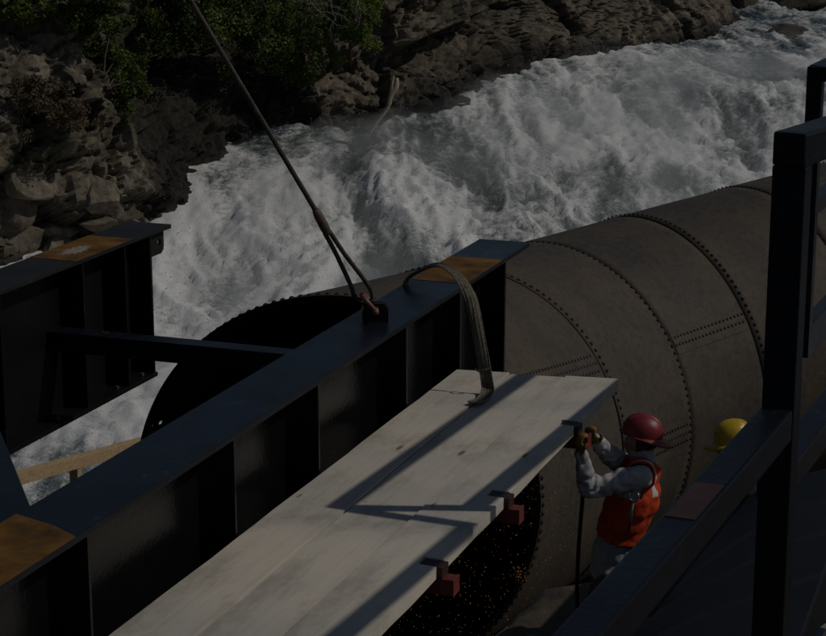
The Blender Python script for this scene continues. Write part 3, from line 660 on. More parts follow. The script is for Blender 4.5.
eye = spline([fb + side * .012, fb.lerp(bow_top, .35) + side * .022, fb.lerp(bow_top, .78) + side * .045, bow_top + side * .047 - up * -.012, bow_top - up * .030 + side * .02, bow_top - up * .030 - side * .02, bow_top - side * .040 + up * .01, fb.lerp(bow_top, .8) - side * .030, fb.lerp(bow_top, .35) - side * .016, fb - side * .012], 8)
rope(eye, .0115, 'eye_loop', sl, o_)
bm = bmesh.new(); axf = (ft - fb); tube(bm, [fb - axf * .12 - o_, fb - o_, fb + axf * .25 - o_, ft - axf * .2 - o_, ft - o_, ft + axf * .1 - o_], [.016, .021, .024, .023, .019, .014], 14); obj('ferrule', bm, M['ferrule'], sl, True)

# ---- dirty webbing strap draped over the girder
def atV(x, y, v): d = ray(x, y); return EYE + d * (v / (d @ GV))
sp_ = [Vector(W(-3.565, 9.52, 2.33)), Vector(atV(408, 281, 9.50)), Vector(atV(418, 273, 9.45)), Vector(atV(438, 266, 9.36)), Vector(atV(457, 275, 9.27)), Vector(atV(470, 295, 9.20)), Vector(atV(476, 322, 9.14)), Vector(atV(481, 348, 9.10)), Vector(atV(486, 375, 9.07)), Vector(atz(488, 390, 1.985)), Vector(atz(483, 400, 1.968)), Vector(atz(473, 403, 1.978))]
cpts = spline(sp_, 8); n = len(cpts); bm = bmesh.new(); rows = []
so_ = cpts[-4].copy()
for i, p in enumerate(cpts):
    f = i / (n - 1); t = (cpts[min(i + 1, n - 1)] - cpts[max(i - 1, 0)]).normalized()
    wdir = (gv * (1 - min(1, max(0, (f - .25) / .3))) + Vector((.93, -.25, 0)) * min(1, max(0, (f - .25) / .3))); wdir = (wdir - t * wdir.dot(t)).normalized(); nn = t.cross(wdir)
    r = []; K = 9
    for k in range(K):
        u_ = (k / (K - 1) - .5); r.append(bm.verts.new(p + wdir * u_ * .064 + nn * (.0012 * math.cos(k * math.pi) + .012 * u_ * u_ * 4 * math.sin(f * 9)) - so_))
    rows.append(r)
for i in range(n - 1):
    for k in range(8): bm.faces.new((rows[i][k], rows[i][k + 1], rows[i + 1][k + 1], rows[i + 1][k]))
stp = obj('webbing_strap', bm, M['strap']); stp.location = so_
md = stp.modifiers.new('t', 'SOLIDIFY'); md.thickness = .006; md.offset = 0
tag(stp, 'frayed grey-brown webbing strap draped over the girder onto the planks', 'strap')
bm = bmesh.new(); q = cpts[int(n * .70)]; tube(bm, [q + Vector((-.05, .0, .0)) - so_, q + Vector((-.035, -.028, -.004)) - so_, q + Vector((.0, -.03, .004)) - so_, q + Vector((.03, -.02, .012)) - so_], .005, 6); obj('tie_wire', bm, M['ferrule'], stp)

# ---- planks
UE = [-3.229, -2.936, -2.643, -2.345]; BV = [8.715, 7.583, 6.709]; ZP = 1.96
labels = ['pale wide plank lying against the girder web', 'pale wide plank between two others, knotty middle board', 'pale wide plank with notched outer edge above the red brackets']
for i in range(3):
    u0, u1 = UE[i] + .002, UE[i + 1] - .008; vend = 9.46 + .04 * i + (.004, -.002, .003)[i]; v0 = 4.45 + .05 * i
    pts = [(u0, v0)]
    def edge(u, va, vb, s, ph):
        return [(u + s * (.0022 * math.sin(v * 5.1 + ph) + .0014 * math.sin(v * 13 + ph * 2)), v) for v in np.linspace(va, vb, 26)]
    left = edge(u0, v0, vend - .004, 1, i * 2.1)
    right = edge(u1, v0, vend + .036, 1, i * 2.1 + 2.1)
    if i == 2:
        right = [p for p in right if all(abs(p[1] - (b - .01)) > .075 for b in BV[:3])]
        for b in BV: right += [(u1, b - .047), (u1 - .085, b - .046), (u1 - .084, b + .038), (u1, b + .039)]
        key = {}
        right.sort(key=lambda p: p[1])
        # keep notch order (outer, inner, inner, outer)
        out = []
        for p in right: out.append(p)
        right = out
        right[-1] = (u1 - .012, right[-1][1]); right.insert(-1, (u1, right[-1][1] - .03))
    outline = left + right[::-1]
    bm = bmesh.new(); dz = (.0, -.006, .001)[i]
    vc = (v0 + vend) / 2; uc = (u0 + u1) / 2; org = W(uc, vc, ZP - .05)
    prism(bm, [(a - uc, b - vc) for a, b in outline], 0, .05 + dz, lambda a, b, h: Vector((a, b, h)))
    es = [e for e in bm.edges if abs(e.verts[0].co.z - e.verts[1].co.z) < 1e-6 and e.verts[0].co.z > .04]
    bmesh.ops.bevel(bm, geom=es, offset=.003, segments=1, affect='EDGES')
    o = obj('plank', bm, M['plank']); o.location = org; o.rotation_euler = (0, 0, -YG)
    tag(o, labels[i], 'plank', 'walkway planks')
# ---- red brackets under the planks, welded to the stiffeners
blab = ['red steel bracket the worker with the red hat is holding', 'red steel bracket under the plank notch, middle of the three', 'red steel bracket under the plank notch, farthest from the worker']
for v, lb in zip(BV, blab):
    t = thing('support_bracket', lb, 'bracket', tuple(W(-2.4, v, ZP - .16)), 'brackets under the planks'); iv = Matrix.Translation(-Vector(t.location))
    bm = bmesh.new(); uo = -2.345 + .062; zt_ = ZP - .052
    gbox(bm, -3.24, uo - .012, v - .040, v - .032, zt_ - .066, zt_); gbox(bm, -3.24, uo - .012, v - .032, v + .030, zt_ - .012, zt_ - .001); gbox(bm, -3.24, uo - .012, v - .032, v + .030, zt_ - .066, zt_ - .055)
    o = obj('channel', bm, M['red_oxide'], t); o.data.transform(iv)
    bm = bmesh.new(); gbox(bm, uo - .0118, uo, v - .042, v + .032, zt_ - .068, zt_ + .002, .002); o = obj('end_cap', bm, M['red_oxide'], t); o.data.transform(iv)
    bm = bmesh.new(); gbox(bm, -2.345 - .0815, -2.345 + .014, v - .044, v + .036, zt_ + .0005, ZP - .004, .002); o = obj('clip', bm, M['primer'], t); o.data.transform(iv)

# ================================================================== GUARD FRAME at the right
YR = R(23.6); rv = Vector((math.sin(YR), math.cos(YR), 0)); ru = Vector((math.cos(YR), -math.sin(YR), 0))
S = .0895; YP = 5.0
cor = Vector(aty(773.5, 131.5, YP)); ztop = cor.z; zr = aty(761, 406, YP)[2]; pcn = Vector((cor.x, cor.y, 0)) + ru * S / 2 + rv * S / 2
gf = thing('guard_frame', 'black square-tube steel guard frame with post and sloping-away rails', 'guard frame', (pcn.x, pcn.y, GZ))
giv = Matrix.Translation(-Vector(gf.location))
def bar(name, a, b, w, h, m, bev=.012, parent=gf):
    """bar whose top-left edge runs from a to b (world)"""
    a, b = Vector(a), Vector(b); t = (b - a).normalized(); s = Vector((t.y, -t.x, 0)).normalized()
    bm = bmesh.new(); box(bm, (a + b) / 2 + s * w / 2 - gz * h / 2, s, t, gz, w, (b - a).length, h, bev); o = obj(name, bm, m, parent); o.data.transform(giv); return o
bm = bmesh.new(); box(bm, Vector((pcn.x, pcn.y, (GZ + ztop - S) / 2)), ru, rv, gz, S, S, ztop - S - GZ, .007); o = obj('post', bm, M['rail'], gf); o.data.transform(giv)
c0 = Vector((cor.x, cor.y, ztop)); YR2 = R(33); rv2 = Vector((math.sin(YR2), math.cos(YR2), 0))
bar('upper_rail', c0 - ru * .001 - rv * .001, c0 + rv2 * 1.3, S + .0015, S, M['rail'], .008)
c = c0 + rv2 * 1.2 + ru * .045; bm = bmesh.new(); box(bm, Vector((c.x, c.y, (GZ + ztop - S - .004) / 2)), ru, rv, gz, S * .9, S * .9, ztop - S - .004 - GZ, .006); o = obj('post', bm, M['rail'], gf); o.data.transform(giv)
c1 = Vector((cor.x, cor.y, zr)); lr = bar('lower_rail', c1 - rv * 3.4, c1 - rv * .001, S - .002, S, M['rail'], .008)
# red-brown primer area on the near rail
v_a = .70; v_b = .96
bm = bmesh.new(); box(bm, c1 - rv * (v_a + v_b) / 2 + ru * S / 2 + gz * .0006, ru, rv, gz, S - .02, v_b - v_a, .003); o = obj('primer_patch', bm, M['primer'], lr); o.data.transform(giv)
d1_ = Vector(atz(787, 474, 2.10)) - ru * .132; bar('lower_rail', d1_, d1_ + rv * 4.6, .132, .135, M['rail'])
# second, lighter guard panel behind the post
S2 = .062; Y2 = 7.66
q0 = Vector(aty(807, 66, Y2)); zq = [aty(815, y, Y2)[2] for y in (66, 201, 325)]; zb2 = aty(811, 357, Y2)[2]
pc2 = Vector((q0.x, q0.y, 0)) + ru * S2 / 2 + rv * S2 / 2
bm = bmesh.new(); box(bm, Vector((pc2.x, pc2.y, (zb2 + zq[0] - .003) / 2)), ru, rv, gz, S2, S2, zq[0] - .003 - zb2, .006); o = obj('panel_post', bm, M['rail'], gf); o.data.transform(giv)
for z, h in zip(zq, (.062, .062, .14)):
    a = Vector((q0.x, q0.y, z)) + rv * (S2 * .5) + ru * .002; bar('panel_rail', a, a + rv * 3.6, S2 - .004, h, M['rail'], .005)
a = Vector((q0.x, q0.y, zq[0] - .001)) + ru * S2 * .5; bar('panel_rail', a + ru * .60, a, S2 - .006, .06, M['rail'], .005)
a = a + ru * .575 - gz * .001; bar('panel_rail', a - rv * 1.95, a, S2 - .006, .06, M['rail'], .005)
far_p = pc2 + ru * .60 - rv * 1.9
bm = bmesh.new(); box(bm, Vector((far_p.x, far_p.y, (GZ + zq[0] - .064) / 2)), ru, rv, gz, S2, S2, zq[0] - .064 - GZ, .006); o = obj('panel_post', bm, M['rail'], gf); o.data.transform(giv)
far_p = pc2 + rv * 3.3
bm = bmesh.new(); box(bm, Vector((far_p.x, far_p.y, (GZ + zq[0] - .01) / 2)), ru, rv, gz, S2 + .02, S2, zq[0] - .01 - GZ, .006); o = obj('panel_post', bm, M['rail'], gf); o.data.transform(giv)
far_p = c1 - rv * 3.2 + ru * S / 2
bm = bmesh.new(); box(bm, Vector((far_p.x, far_p.y, (GZ + zr - S - .001) / 2)), ru, rv, gz, S * .9, S * .9, zr - S - .001 - GZ, .006); o = obj('post', bm, M['rail'], gf); o.data.transform(giv)

# ---- timber handrail beyond the pipe
ta = Vector(aty(20, 471, 16.0)); tb = Vector(aty(140, 438.5, 17.79)); td = (tb - ta).normalized(); ta2 = ta - td * 2.2; tb2 = tb + td * 5
th = thing('timber_handrail', 'new pale timber handrail on the river side of the pipe', 'handrail', (ta.x, ta.y, ta.z - 2.4)); tiv = Matrix.Translation(-Vector(th.location))
ts = Vector((td.y, -td.x, 0)).normalized(); tn = ts.cross(td)
bm = bmesh.new(); box(bm, (ta2 + tb2) / 2 - tn * .055, ts, td, tn, .10, (tb2 - ta2).length, .11, .004); o = obj('rail', bm, M['timber'], th); o.data.transform(tiv)
for px_ in (71.5,):
    pass
pp = ta + td * (((72 - 20) / 120) * (tb - ta).length)
for k, L in enumerate((-1.9, 0.0, 1.9, 3.8)):
    c = pp + td * L; zg = min(-2.0, c.z - 1.6); bm = bmesh.new(); box(bm, Vector((c.x, c.y, (zg + c.z - .108) / 2)) + ts * .0, ts, Vector((td.x, td.y, 0)).normalized(), gz, .09, .075, c.z - .108 - zg, .003); o = obj('post', bm, M['timber'], th); o.data.transform(tiv)

# ---- dark tarpaulin over a tall stack right of the rail
TZ = 1.42
nu_, nv_ = 150, 300
A_, B_ = np.meshgrid(np.linspace(-.03, 1.03, nu_), np.linspace(-.03, 1.03, nv_), indexing='ij'); A_, B_ = A_.ravel(), B_.ravel()
ac, bc = np.clip(A_, 0, 1), np.clip(B_, 0, 1)
q00 = atz(590, 632, TZ)[:2]; q01 = atz(690, 519, TZ)[:2]; q00 = q00 - (q01 - q00) * 1.6; q11 = atz(840, 500, TZ)[:2]; q10 = atz(800, 637, TZ)[:2]; q11 = q10 + (atz(828, 556, TZ)[:2] - q10) * 2.6; q10 = q10 - (q11 - q10) * .9
XYt = np.outer((1 - ac) * (1 - bc), q00) + np.outer(ac * (1 - bc), q10) + np.outer((1 - ac) * bc, q01) + np.outer(ac * bc, q11)
zz_ = TZ - .03 + .05 * np.sin(ac * math.pi) + .012 * fbm(np.stack([XYt[:, 0] * 1.5, XYt[:, 1] * .8, 0 * ac], 1), 3, 4)
for line in ([(640, 612), (680, 583), (717, 556), (754, 533), (795, 511), (826, 500), (850, 493)], [(620, 636), (660, 612), (700, 589), (753, 562), (793, 541), (826, 528), (850, 520)], [(610, 664), (650, 642), (692, 622), (750, 600), (791, 581), (826, 566), (850, 555)]):
    lp = np.array([atz(a, b, TZ) for a, b in line]); yi_ = np.interp(XYt[:, 0], lp[:, 0], lp[:, 1]); zz_ += .007 * np.exp(-((XYt[:, 1] - yi_) / .03) ** 2)
k_ = np.clip(np.maximum(np.maximum(-A_, A_ - 1), np.maximum(-B_, B_ - 1)) / .03, 0, 1)
zz_ = np.where(k_ > 0, TZ - .03 - k_ * (TZ - GZ - .01), zz_)
tp = gridmesh('tarpaulin', np.stack([XYt[:, 0], XYt[:, 1], zz_], 1), nu_, nv_, M['tarp'], True); tag(tp, 'dark blue-black tarpaulin with long creases draped over a waist-high stack', 'tarpaulin')
def rock(name, c, size, seed, m=None, sub=4, cuts=17):
    bm = bmesh.new(); bmesh.ops.create_icosphere(bm, subdivisions=sub, radius=1); rs = np.random.default_rng(seed)
    v = np.array([q.co for q in bm.verts])
    for k in range(cuts):
        n_ = rs.normal(size=3); n_ /= np.linalg.norm(n_); d_ = rs.uniform(.52, .82); ex = np.maximum(v @ n_ - d_, 0); v = v - np.outer(ex, n_)
    v = v * (1 + .05 * fbm(v * 3 + seed, 4, seed))[:, None] * np.array(size) * 1.25
    for q, w in zip(bm.verts, v): q.co = w
    o = obj(name, bm, m or M['rock']); o.location = c; o.rotation_euler = ((seed % 5 - 2) * .08, (seed % 7 - 3) * .06, seed * 1.1); return o
b = atz(836, 640, TZ - .1); tag(rock('stone_block', (b[0] + .17, b[1] - .05, .95), (.34, .55, .42), 5, M['concrete'], 4, 12), 'pale rough stone block in sunlight beside the dark tarpaulin', 'stone')
# loose rope / hose hanging beside the worker
ha = Vector(aty(583, 492, 9.22)); hb = Vector(aty(577, 585, 9.30)); hc_ = Vector((hb.x - .05, hb.y + .05, GZ + .005))
bm = bmesh.new(); pts_ = spline([Vector(aty(586, 440, 9.02)), ha, (ha + hb) / 2 + Vector((-.004, 0, 0)), hb, Vector((hb.x, hb.y, GZ + .25)), hc_], 6); tube(bm, [q - hc_ for q in pts_], .011, 8)
o = obj('steel_rod', bm, M['black'], None, True); o.location = hc_; tag(o, 'thin black rod standing between the worker and the pipe mouth', 'rod')

# ---- cutting sparks falling in front of the pipe mouth
V, F = [], []; ns = 0
for k in range(1150):
    if k < 1090:
        pxx, pyy = random.uniform(330, 575), random.uniform(440, 640); Yv = random.uniform(10.6, 13.0)
        if random.random() > .35 + .65 * np.exp(-((pxx - 470) / 80) ** 2): continue
    else:
        pxx, pyy = random.gauss(519, 4.5), random.gauss(573, 5.5); Yv = random.uniform(12.3, 12.6)
    p = aty(pxx, pyy, Yv)
    if p[2] < -1.2: continue
    s = random.uniform(.0012, .0028) * (1.35 if random.random() < .15 else 1); l_ = random.uniform(1, 2.4)
    ang = random.uniform(-.5, .5); dv = np.array([math.sin(ang), 0, math.cos(ang)])
    o = len(V)
    for q in oct_v: w = q * s; w = w + dv * (w @ dv) * (l_ - 1); V.append(p + w)
    F += [tuple(f + o) for f in oct_f]
tag(pydata('sparks', V, F, M['spark']), 'orange cutting sparks raining down in front of the pipe mouth', 'sparks', kind='stuff')

# ================================================================== PEOPLE
def limb(bm, a, b, r1, r2, seg=14, flat=None):
    a, b = np.array(a, float), np.array(b, float); d = b - a; L = np.linalg.norm(d); d = d / max(L, 1e-6)
    x = np.cross(d, [0.0, .3, 1.0]); x = x / np.linalg.norm(x); y = np.cross(d, x)
    if flat is not None:       # flat = (axis vector, scale): squeeze the section along an axis
        fx = np.array(flat[0], float)
    pr = [(-r1, .0), (-r1 * .86, .5 * r1), (-r1 * .5, .86 * r1), (0, r1)] + [(L * f, r1 + (r2 - r1) * f) for f in (.33, .66)] + [(L, r2), (L + r2 * .5, .86 * r2), (L + r2 * .86, .5 * r2), (L + r2, 0)]
    rings = []
    for h, r_ in pr:
        row = []
        for k in range(seg):
            t = 2 * math.pi * k / seg; off = (x * math.cos(t) + y * math.sin(t)) * max(r_, .0005)
            if flat is not None: off = off + fx * (off @ fx) * (flat[1] - 1)
            row.append(bm.verts.new(a + d * h + off))
        rings.append(row)
    for i in range(len(rings) - 1):
        for k in range(seg): bm.faces.new((rings[i][k], rings[i][(k + 1) % seg], rings[i + 1][(k + 1) % seg], rings[i + 1][k]))
    bm.faces.new(rings[0][::-1]); bm.faces.new(rings[-1])
def evaluated(o):
    dg = bpy.context.evaluated_depsgraph_get(); me = bpy.data.meshes.new_from_object(o.evaluated_get(dg)); return me
def segdist(P_, a, b):
    a, b = np.array(a), np.array(b); d = b - a; t = np.clip(((P_ - a) @ d) / (d @ d), 0, 1); return np.linalg.norm(P_ - a - t[:, None] * d, axis=1)
def hat(parent, c, fwd, upv, m, seed=0):
    """hard hat: shell with ridges, all-round rim and visor on the fwd side"""
    f = Vector(fwd).normalized(); u_ = Vector(upv); u_ = (u_ - f * u_.dot(f)).normalized(); s = u_.cross(f)
    NA, NR = 64, 26; rows = []; bm = bmesh.new()
    for i in range(NR + 5):
        row = []
        for k in range(NA):
            t = 2 * math.pi * k / NA; ca, sa = math.cos(t), math.sin(t)
            if i <= NR:
                ph = (i / NR) * math.pi / 2; rr = math.sin(ph) ** .9; zz = math.cos(ph) ** .85
                lat = sa * rr; rid = .0075 * math.exp(-(lat / .10) ** 2) * (ph < 1.45) + .0045 * math.exp(-((abs(lat) - .36) / .08) ** 2) * (ph < 1.3)
                p = f * (ca * rr * .132) + s * (sa * rr * .108) + u_ * (zz * .128 + rid * (1 if zz > .12 else zz / .12))
            else:
                j = (i - NR) / 4; vis = max(0, ca) ** 1.6
                w = (.016 + .052 * vis) * (j if i < NR + 4 else 1.0); drop = -.004 * j - .022 * vis * j * j
                if i == NR + 4: drop -= .007
                p = f * (ca * (.132 + w)) + s * (sa * (.108 + w * .8)) + u_ * drop
            row.append(bm.verts.new(p))
            if i == 0: break
        rows.append(row)
    for i in range(len(rows) - 1):
        for k in range(NA):
            j = (k + 1) % NA
            if i == 0: bm.faces.new((rows[0][0], rows[1][k], rows[1][j]))
            else: bm.faces.new((rows[i][k], rows[i][j], rows[i + 1][j], rows[i + 1][k]))
    o = obj('hard_hat', bm, m, parent, True); o.location = Vector(c)
    md = o.modifiers.new('t', 'SOLIDIFY'); md.thickness = .004; md.offset = -1
    return o, f, s, u_
def person(label, J, look, m_hat, vest=True, seed=1, hatf=(1, 0, 0)):
    org = Vector(((J['footL'][0] + J['footR'][0]) / 2, (J['footL'][1] + J['footR'][1]) / 2, GZ))
    g = {k: (np.array(v, float) - np.array(org)) * KS for k, v in J.items()}      # metres
    lk = np.array(look, float); lk /= np.linalg.norm(lk)                   # head direction
    fw = np.array([lk[0], lk[1], 0]); fw /= np.linalg.norm(fw); lat = np.array([-fw[1], fw[0], 0])
    bones = []
    bm = bmesh.new()
    def add(lab, a, b, r1, r2, flat=None):
        k_ = {'torso': 1.13, 'arm': 1.12, 'leg': 1.1}.get(lab, 1.0); r1, r2 = r1 * k_, r2 * k_
        limb(bm, a, b, r1, r2, 14, flat); bones.append((lab, a, b, (r1 + r2) / 2))
    pv, ch, nk, hd = g['pelvis'], g['chest'], g['neck'], g['head']
    wst = pv * .6 + ch * .4 + fw * .015
    add('torso', pv, wst, .158, .150, (fw, .78)); add('torso', wst, ch, .150, .178, (fw, .76)); add('torso', ch, nk * .75 + ch * .25, .178, .105, (fw, .80))
    for s in 'LR':
        sh0 = g['sh' + s]; add('torso', nk * .7 + ch * .3, sh0, .075, .070)
        add('arm', sh0, g['el' + s], .070, .054); add('arm', g['el' + s], g['wr' + s], .053, .038)
        # hand: palm, four fingers, thumb curled round what is held
        wr, hn = g['wr' + s], g['hand' + s]; hdv = (hn - wr) / np.linalg.norm(hn - wr); sd_ = np.cross(hdv, [0, 0, 1.0]); sd_ = sd_ / max(np.linalg.norm(sd_), 1e-3); nd_ = np.cross(sd_, hdv)
        add('hand', wr, wr + hdv * .075, .034, .040, (nd_, .6))
        for q, (off, ln) in enumerate(((-.033, .062), (-.011, .072), (.011, .068), (.033, .052))):
            k0 = wr + hdv * .085 + sd_ * off; k1 = k0 + hdv * ln * .5 + nd_ * .012; k2 = k1 + hdv * ln * .18 + nd_ * ln * .42; k3 = k2 - hdv * ln * .22 + nd_ * ln * .22
            for a, b, r_ in ((k0, k1, .0112), (k1, k2, .0105), (k2, k3, .0095)): add('hand', a, b, r_, r_ * .95)
        t0_ = wr + hdv * .03 - sd_ * .035; t1_ = t0_ - sd_ * .028 + hdv * .03 + nd_ * .01; add('hand', t0_, t1_, .0135, .0125); add('hand', t1_, t1_ + hdv * .028 + nd_ * .018, .0122, .0105)
        hp = pv + lat * (.095 if s == 'L' else -.095) - np.array([0, 0, .03]); kn, ft = g['kn' + s], g['foot' + s]
        add('leg', hp, kn, .100, .066); add('leg', kn, ft + np.array([0, 0, .09]), .064, .050); add('boot', ft + np.array([0, 0, .05]) - fw * .05, ft + np.array([0, 0, .035]) + fw * .15, .048, .036)
    add('skin', nk, hd - np.array([0, 0, .03]), .062, .058)
    add('skin', hd - fw * .018 + np.array([0, 0, .025]), hd + fw * .018 + np.array([0, 0, .02]), .088, .084, (lat, .88))
    add('skin', hd + fw * .03 - np.array([0, 0, .045]), hd + fw * .045 - np.array([0, 0, .075]), .058, .042)
    add('skin', hd + fw * .095 + np.array([0, 0, .01]), hd + fw * .112 - np.array([0, 0, .022]), .012, .016)      # nose
    add('skin', hd + fw * .092 - np.array([0, 0, .052]) - lat * .016, hd + fw * .092 - np.array([0, 0, .052]) + lat * .016, .010, .010)   # lips
    for s in (-1, 1):
        add('skin', hd + fw * .082 + lat * s * .036 + np.array([0, 0, .032]), hd + fw * .080 + lat * s * .015 + np.array([0, 0, .034]), .012, .012)   # brow
        add('skin', hd - fw * .005 + lat * s * .080 + np.array([0, 0, .028]), hd - fw * .003 + lat * s * .078 - np.array([0, 0, .022]), .014, .010)   # ear
    tmp = obj('body_cage', bm, None); rm = tmp.modifiers.new('r', 'REMESH'); rm.mode = 'VOXEL'; rm.voxel_size = .0105; rm.use_smooth_shade = True
    s_m = tmp.modifiers.new('s', 'SMOOTH'); s_m.factor = .5; s_m.iterations = 3
    me = evaluated(tmp); bpy.data.objects.remove(tmp)
    n = len(me.vertices); P_ = np.zeros(n * 3, np.float32); me.vertices.foreach_get('co', P_); P_ = P_.reshape(-1, 3).astype(float); Nv = np.array([v.normal for v in me.vertices])
    best = np.full(n, 9.); lab = np.empty(n, object)
    for l_, a, b, r_ in bones:
        d = segdist(P_, a, b) - r_; m_ = d < best; best[m_] = d[m_]; lab[m_] = l_
    cl = np.isin(lab, ['torso', 'arm', 'leg'])
    wr_ = (billow(P_ * np.array([12, 12, 9.]) + seed, 2, seed) - .3) * .030 + fbm(P_ * 28 + seed, 2, seed) * .004
    wr_ = wr_ * .6
    for l_, a, b, r_ in bones:
        if l_ == 'arm':
            d_ = b - a; t_ = ((P_ - a) @ d_) / np.linalg.norm(d_); m_ = (segdist(P_, a, b) - r_ < .03) & (lab == 'arm'); ph = fbm(P_ * 9 + seed, 2, seed + 5) * 5.5
            wr_[m_] += (.014 * np.abs(np.sin(t_ * 27 + ph)) ** .8 - .008)[m_]
    P_[cl] += Nv[cl] * wr_[cl][:, None]; me.vertices.foreach_set('co', P_.astype(np.float32).ravel())
    mats = [M['sweat'], M['pants'], M['skin'], M['glove'], M['hair'], M['black']]
    for k in mats: me.materials.append(k)
    hair = (lab == 'skin') & ((P_ - hd) @ fw < .03) & (P_[:, 2] > hd[2] - .07)
    idx = {'torso': 0, 'arm': 0, 'leg': 1, 'skin': 2, 'hand': 3, 'boot': 5}
    vi = np.array([idx[l_] for l_ in lab]); vi[hair] = 4; vi[(lab == 'torso') & (P_[:, 2] < pv[2] - .02)] = 1
    beard = (lab == 'skin') & (P_[:, 2] < hd[2] - .045) & ((P_ - hd) @ fw > .0); vi[beard] = 4
    for p_ in me.polygons: p_.material_index = int(vi[p_.vertices[0]]); p_.use_smooth = True
    me.update(); me.name = 'person'
    o = link('person', me); o.location = org; o.scale = (1 / KS,) * 3; tag(o, label, 'person')
    if vest:
        bmv = bmesh.new(); bmv.from_mesh(me); bmv.verts.ensure_lookup_table()
        lo = pv + (ch - pv) * .40; keep = (lab == 'torso') & (((P_ - lo) @ (ch - pv)) > 0) & (np.linalg.norm(P_ - nk, axis=1) > .080) & (P_[:, 2] < nk[2] + .04)
        keep &= (np.abs((P_ - ch) @ lat) < .165) | (P_[:, 2] < ch[2] + .035)
        kill_ = [f for f in bmv.faces if not all(keep[v.index] for v in f.verts)]
        bmesh.ops.delete(bmv, geom=kill_, context='FACES')
        for f in bmv.faces: f.material_index = 0
        bmv.normal_update()
        for f in bmv.faces:
            c = np.array(f.calc_center_median()); w = abs((c - ch) @ lat); hgt = (c - pv) @ (ch - pv) / ((ch - pv) @ (ch - pv))
            if (.07 < w < .112 and hgt > 1.12): f.material_index = 1
        for v in bmv.verts: v.co += v.normal * (.016 + .004 * math.sin(v.co.z * 60))
        mv = bpy.data.meshes.new('safety_vest'); bmv.to_mesh(mv); bmv.free(); mv.materials.append(M['vest']); mv.materials.append(M['silver'])
        for p_ in mv.polygons: p_.use_smooth = True
        vo = link('safety_vest', mv, None, o); sm = vo.modifiers.new('s', 'SMOOTH'); sm.factor = .5; sm.iterations = 4; sm2 = vo.modifiers.new('t', 'SOLIDIFY'); sm2.thickness = .008
    hc2 = Vector(hd) + Vector((0, 0, .062)); uph = Vector((0, 0, 1)) + Vector(hatf) * .0
    ho, f, s, u_ = hat(o, hc2, hatf, (0, 0, 1), m_hat)
    return o, org, ho, (f, s, u_)
def A(x, y, Y_): return aty(x, y, Y_)
J1 = dict(pelvis=A(611, 566, 9.17), chest=A(634, 494, 9.15), neck=A(647, 461, 9.17), head=A(642, 443, 9.165),
          shL=A(641, 477, 9.01), elL=A(588, 488, 8.96), wrL=A(581, 455, 8.93), handL=A(578, 437, 8.925),
          shR=A(630, 466, 9.31), elR=A(612, 458, 9.20), wrR=A(597, 441, 9.09), handR=A(588, 434, 9.02))
px0 = J1['pelvis']
J1['footL'] = np.array([px0[0] + .05, px0[1] - .12, GZ]); J1['footR'] = np.array([px0[0] - .02, px0[1] + .16, GZ])
J1['knL'] = np.array([px0[0] + .0, px0[1] - .11, GZ + .39]); J1['knR'] = np.array([px0[0] - .05, px0[1] + .13, GZ + .39])
w1, org1, hat1, (hf_, hs_, hu_) = person('person in red hard hat and orange vest reaching up to the plank bracket', J1, (-.95, .25, -.1), M['hat_red'], True, 3, (.94, -.20, -.22))
for (a_s, off, w_, h_) in ((2.2, .0, .020, .024), (.28, .0, .018, .030)):   # stickers on the shell
    bm = bmesh.new(); N_ = 10; vs = []
    for k in range(N_):
        t = 2 * math.pi * k / N_; aa = a_s + w_ / .12 * math.cos(t) * 1.2; ph = 1.05 + h_ / .13 * .8 * math.sin(t) * (1 + .2 * math.sin(3 * t)); rr = math.sin(ph) ** .9; zz = math.cos(ph) ** .85
        lat_ = math.sin(aa) * rr; rid = .0075 * math.exp(-(lat_ / .10) ** 2) + .0045 * math.exp(-((abs(lat_) - .36) / .08) ** 2)
        vs.append(bm.verts.new((hf_ * (math.cos(aa) * rr * .132) + hs_ * (math.sin(aa) * rr * .108) + hu_ * (zz * .128 + rid)) * 1.016))
    bm.faces.new(vs); obj('sticker', bm, M['sticker'], hat1)
# wrench hanging at the worker's belt
wp = Vector(A(633, 500, 8.93)); wq_ = Vector(A(629, 530, 8.95))
wr_o = thing('wrench', 'steel spud wrench hanging at the red-hatted worker\'s belt', 'wrench', tuple(wq_)); iv = Matrix.Translation(-wq_)
bm = bmesh.new(); tube(bm, [wp, wp.lerp(wq_, .5), wq_], [.009, .008, .006], 8); o = obj('handle', bm, M['tool'], wr_o, True); o.data.transform(iv)
bm = bmesh.new()
for k in range(11):
    pass
arc = [wp + Vector((.024 * math.sin(t), -.004, .022 + .024 * -math.cos(t))) for t in np.linspace(-2.3, 2.3, 13)]
tube(bm, arc, [.006] + [.009] * 11 + [.006], 8); o = obj('jaw', bm, M['tool'], wr_o, True); o.data.transform(iv)
J2 = dict(pelvis=A(792, 548, 9.80), chest=A(768, 497, 9.74), neck=A(746, 465, 9.70), head=A(733, 447, 9.67),
          shL=A(757, 478, 9.55), elL=A(768, 528, 9.50), wrL=A(772, 562, 9.45), handL=A(771, 572, 9.43),
          shR=A(757, 474, 9.88), elR=A(770, 522, 9.95), wrR=A(775, 556, 9.95), handR=A(773, 566, 9.95))
px0 = J2['pelvis']; 
J2['footL'] = np.array([px0[0], px0[1] - .13, GZ]); J2['footR'] = np.array([px0[0], px0[1] + .13, GZ])
J2['knL'] = np.array([px0[0] - .03, px0[1] - .12, GZ + .39]); J2['knR'] = np.array([px0[0] - .03, px0[1] + .12, GZ + .39])
person('person in yellow hard hat behind the steel rail', J2, (-.95, .1, -.2), M['hat_yellow'], True, 8, (-.95, -.12, -.20))

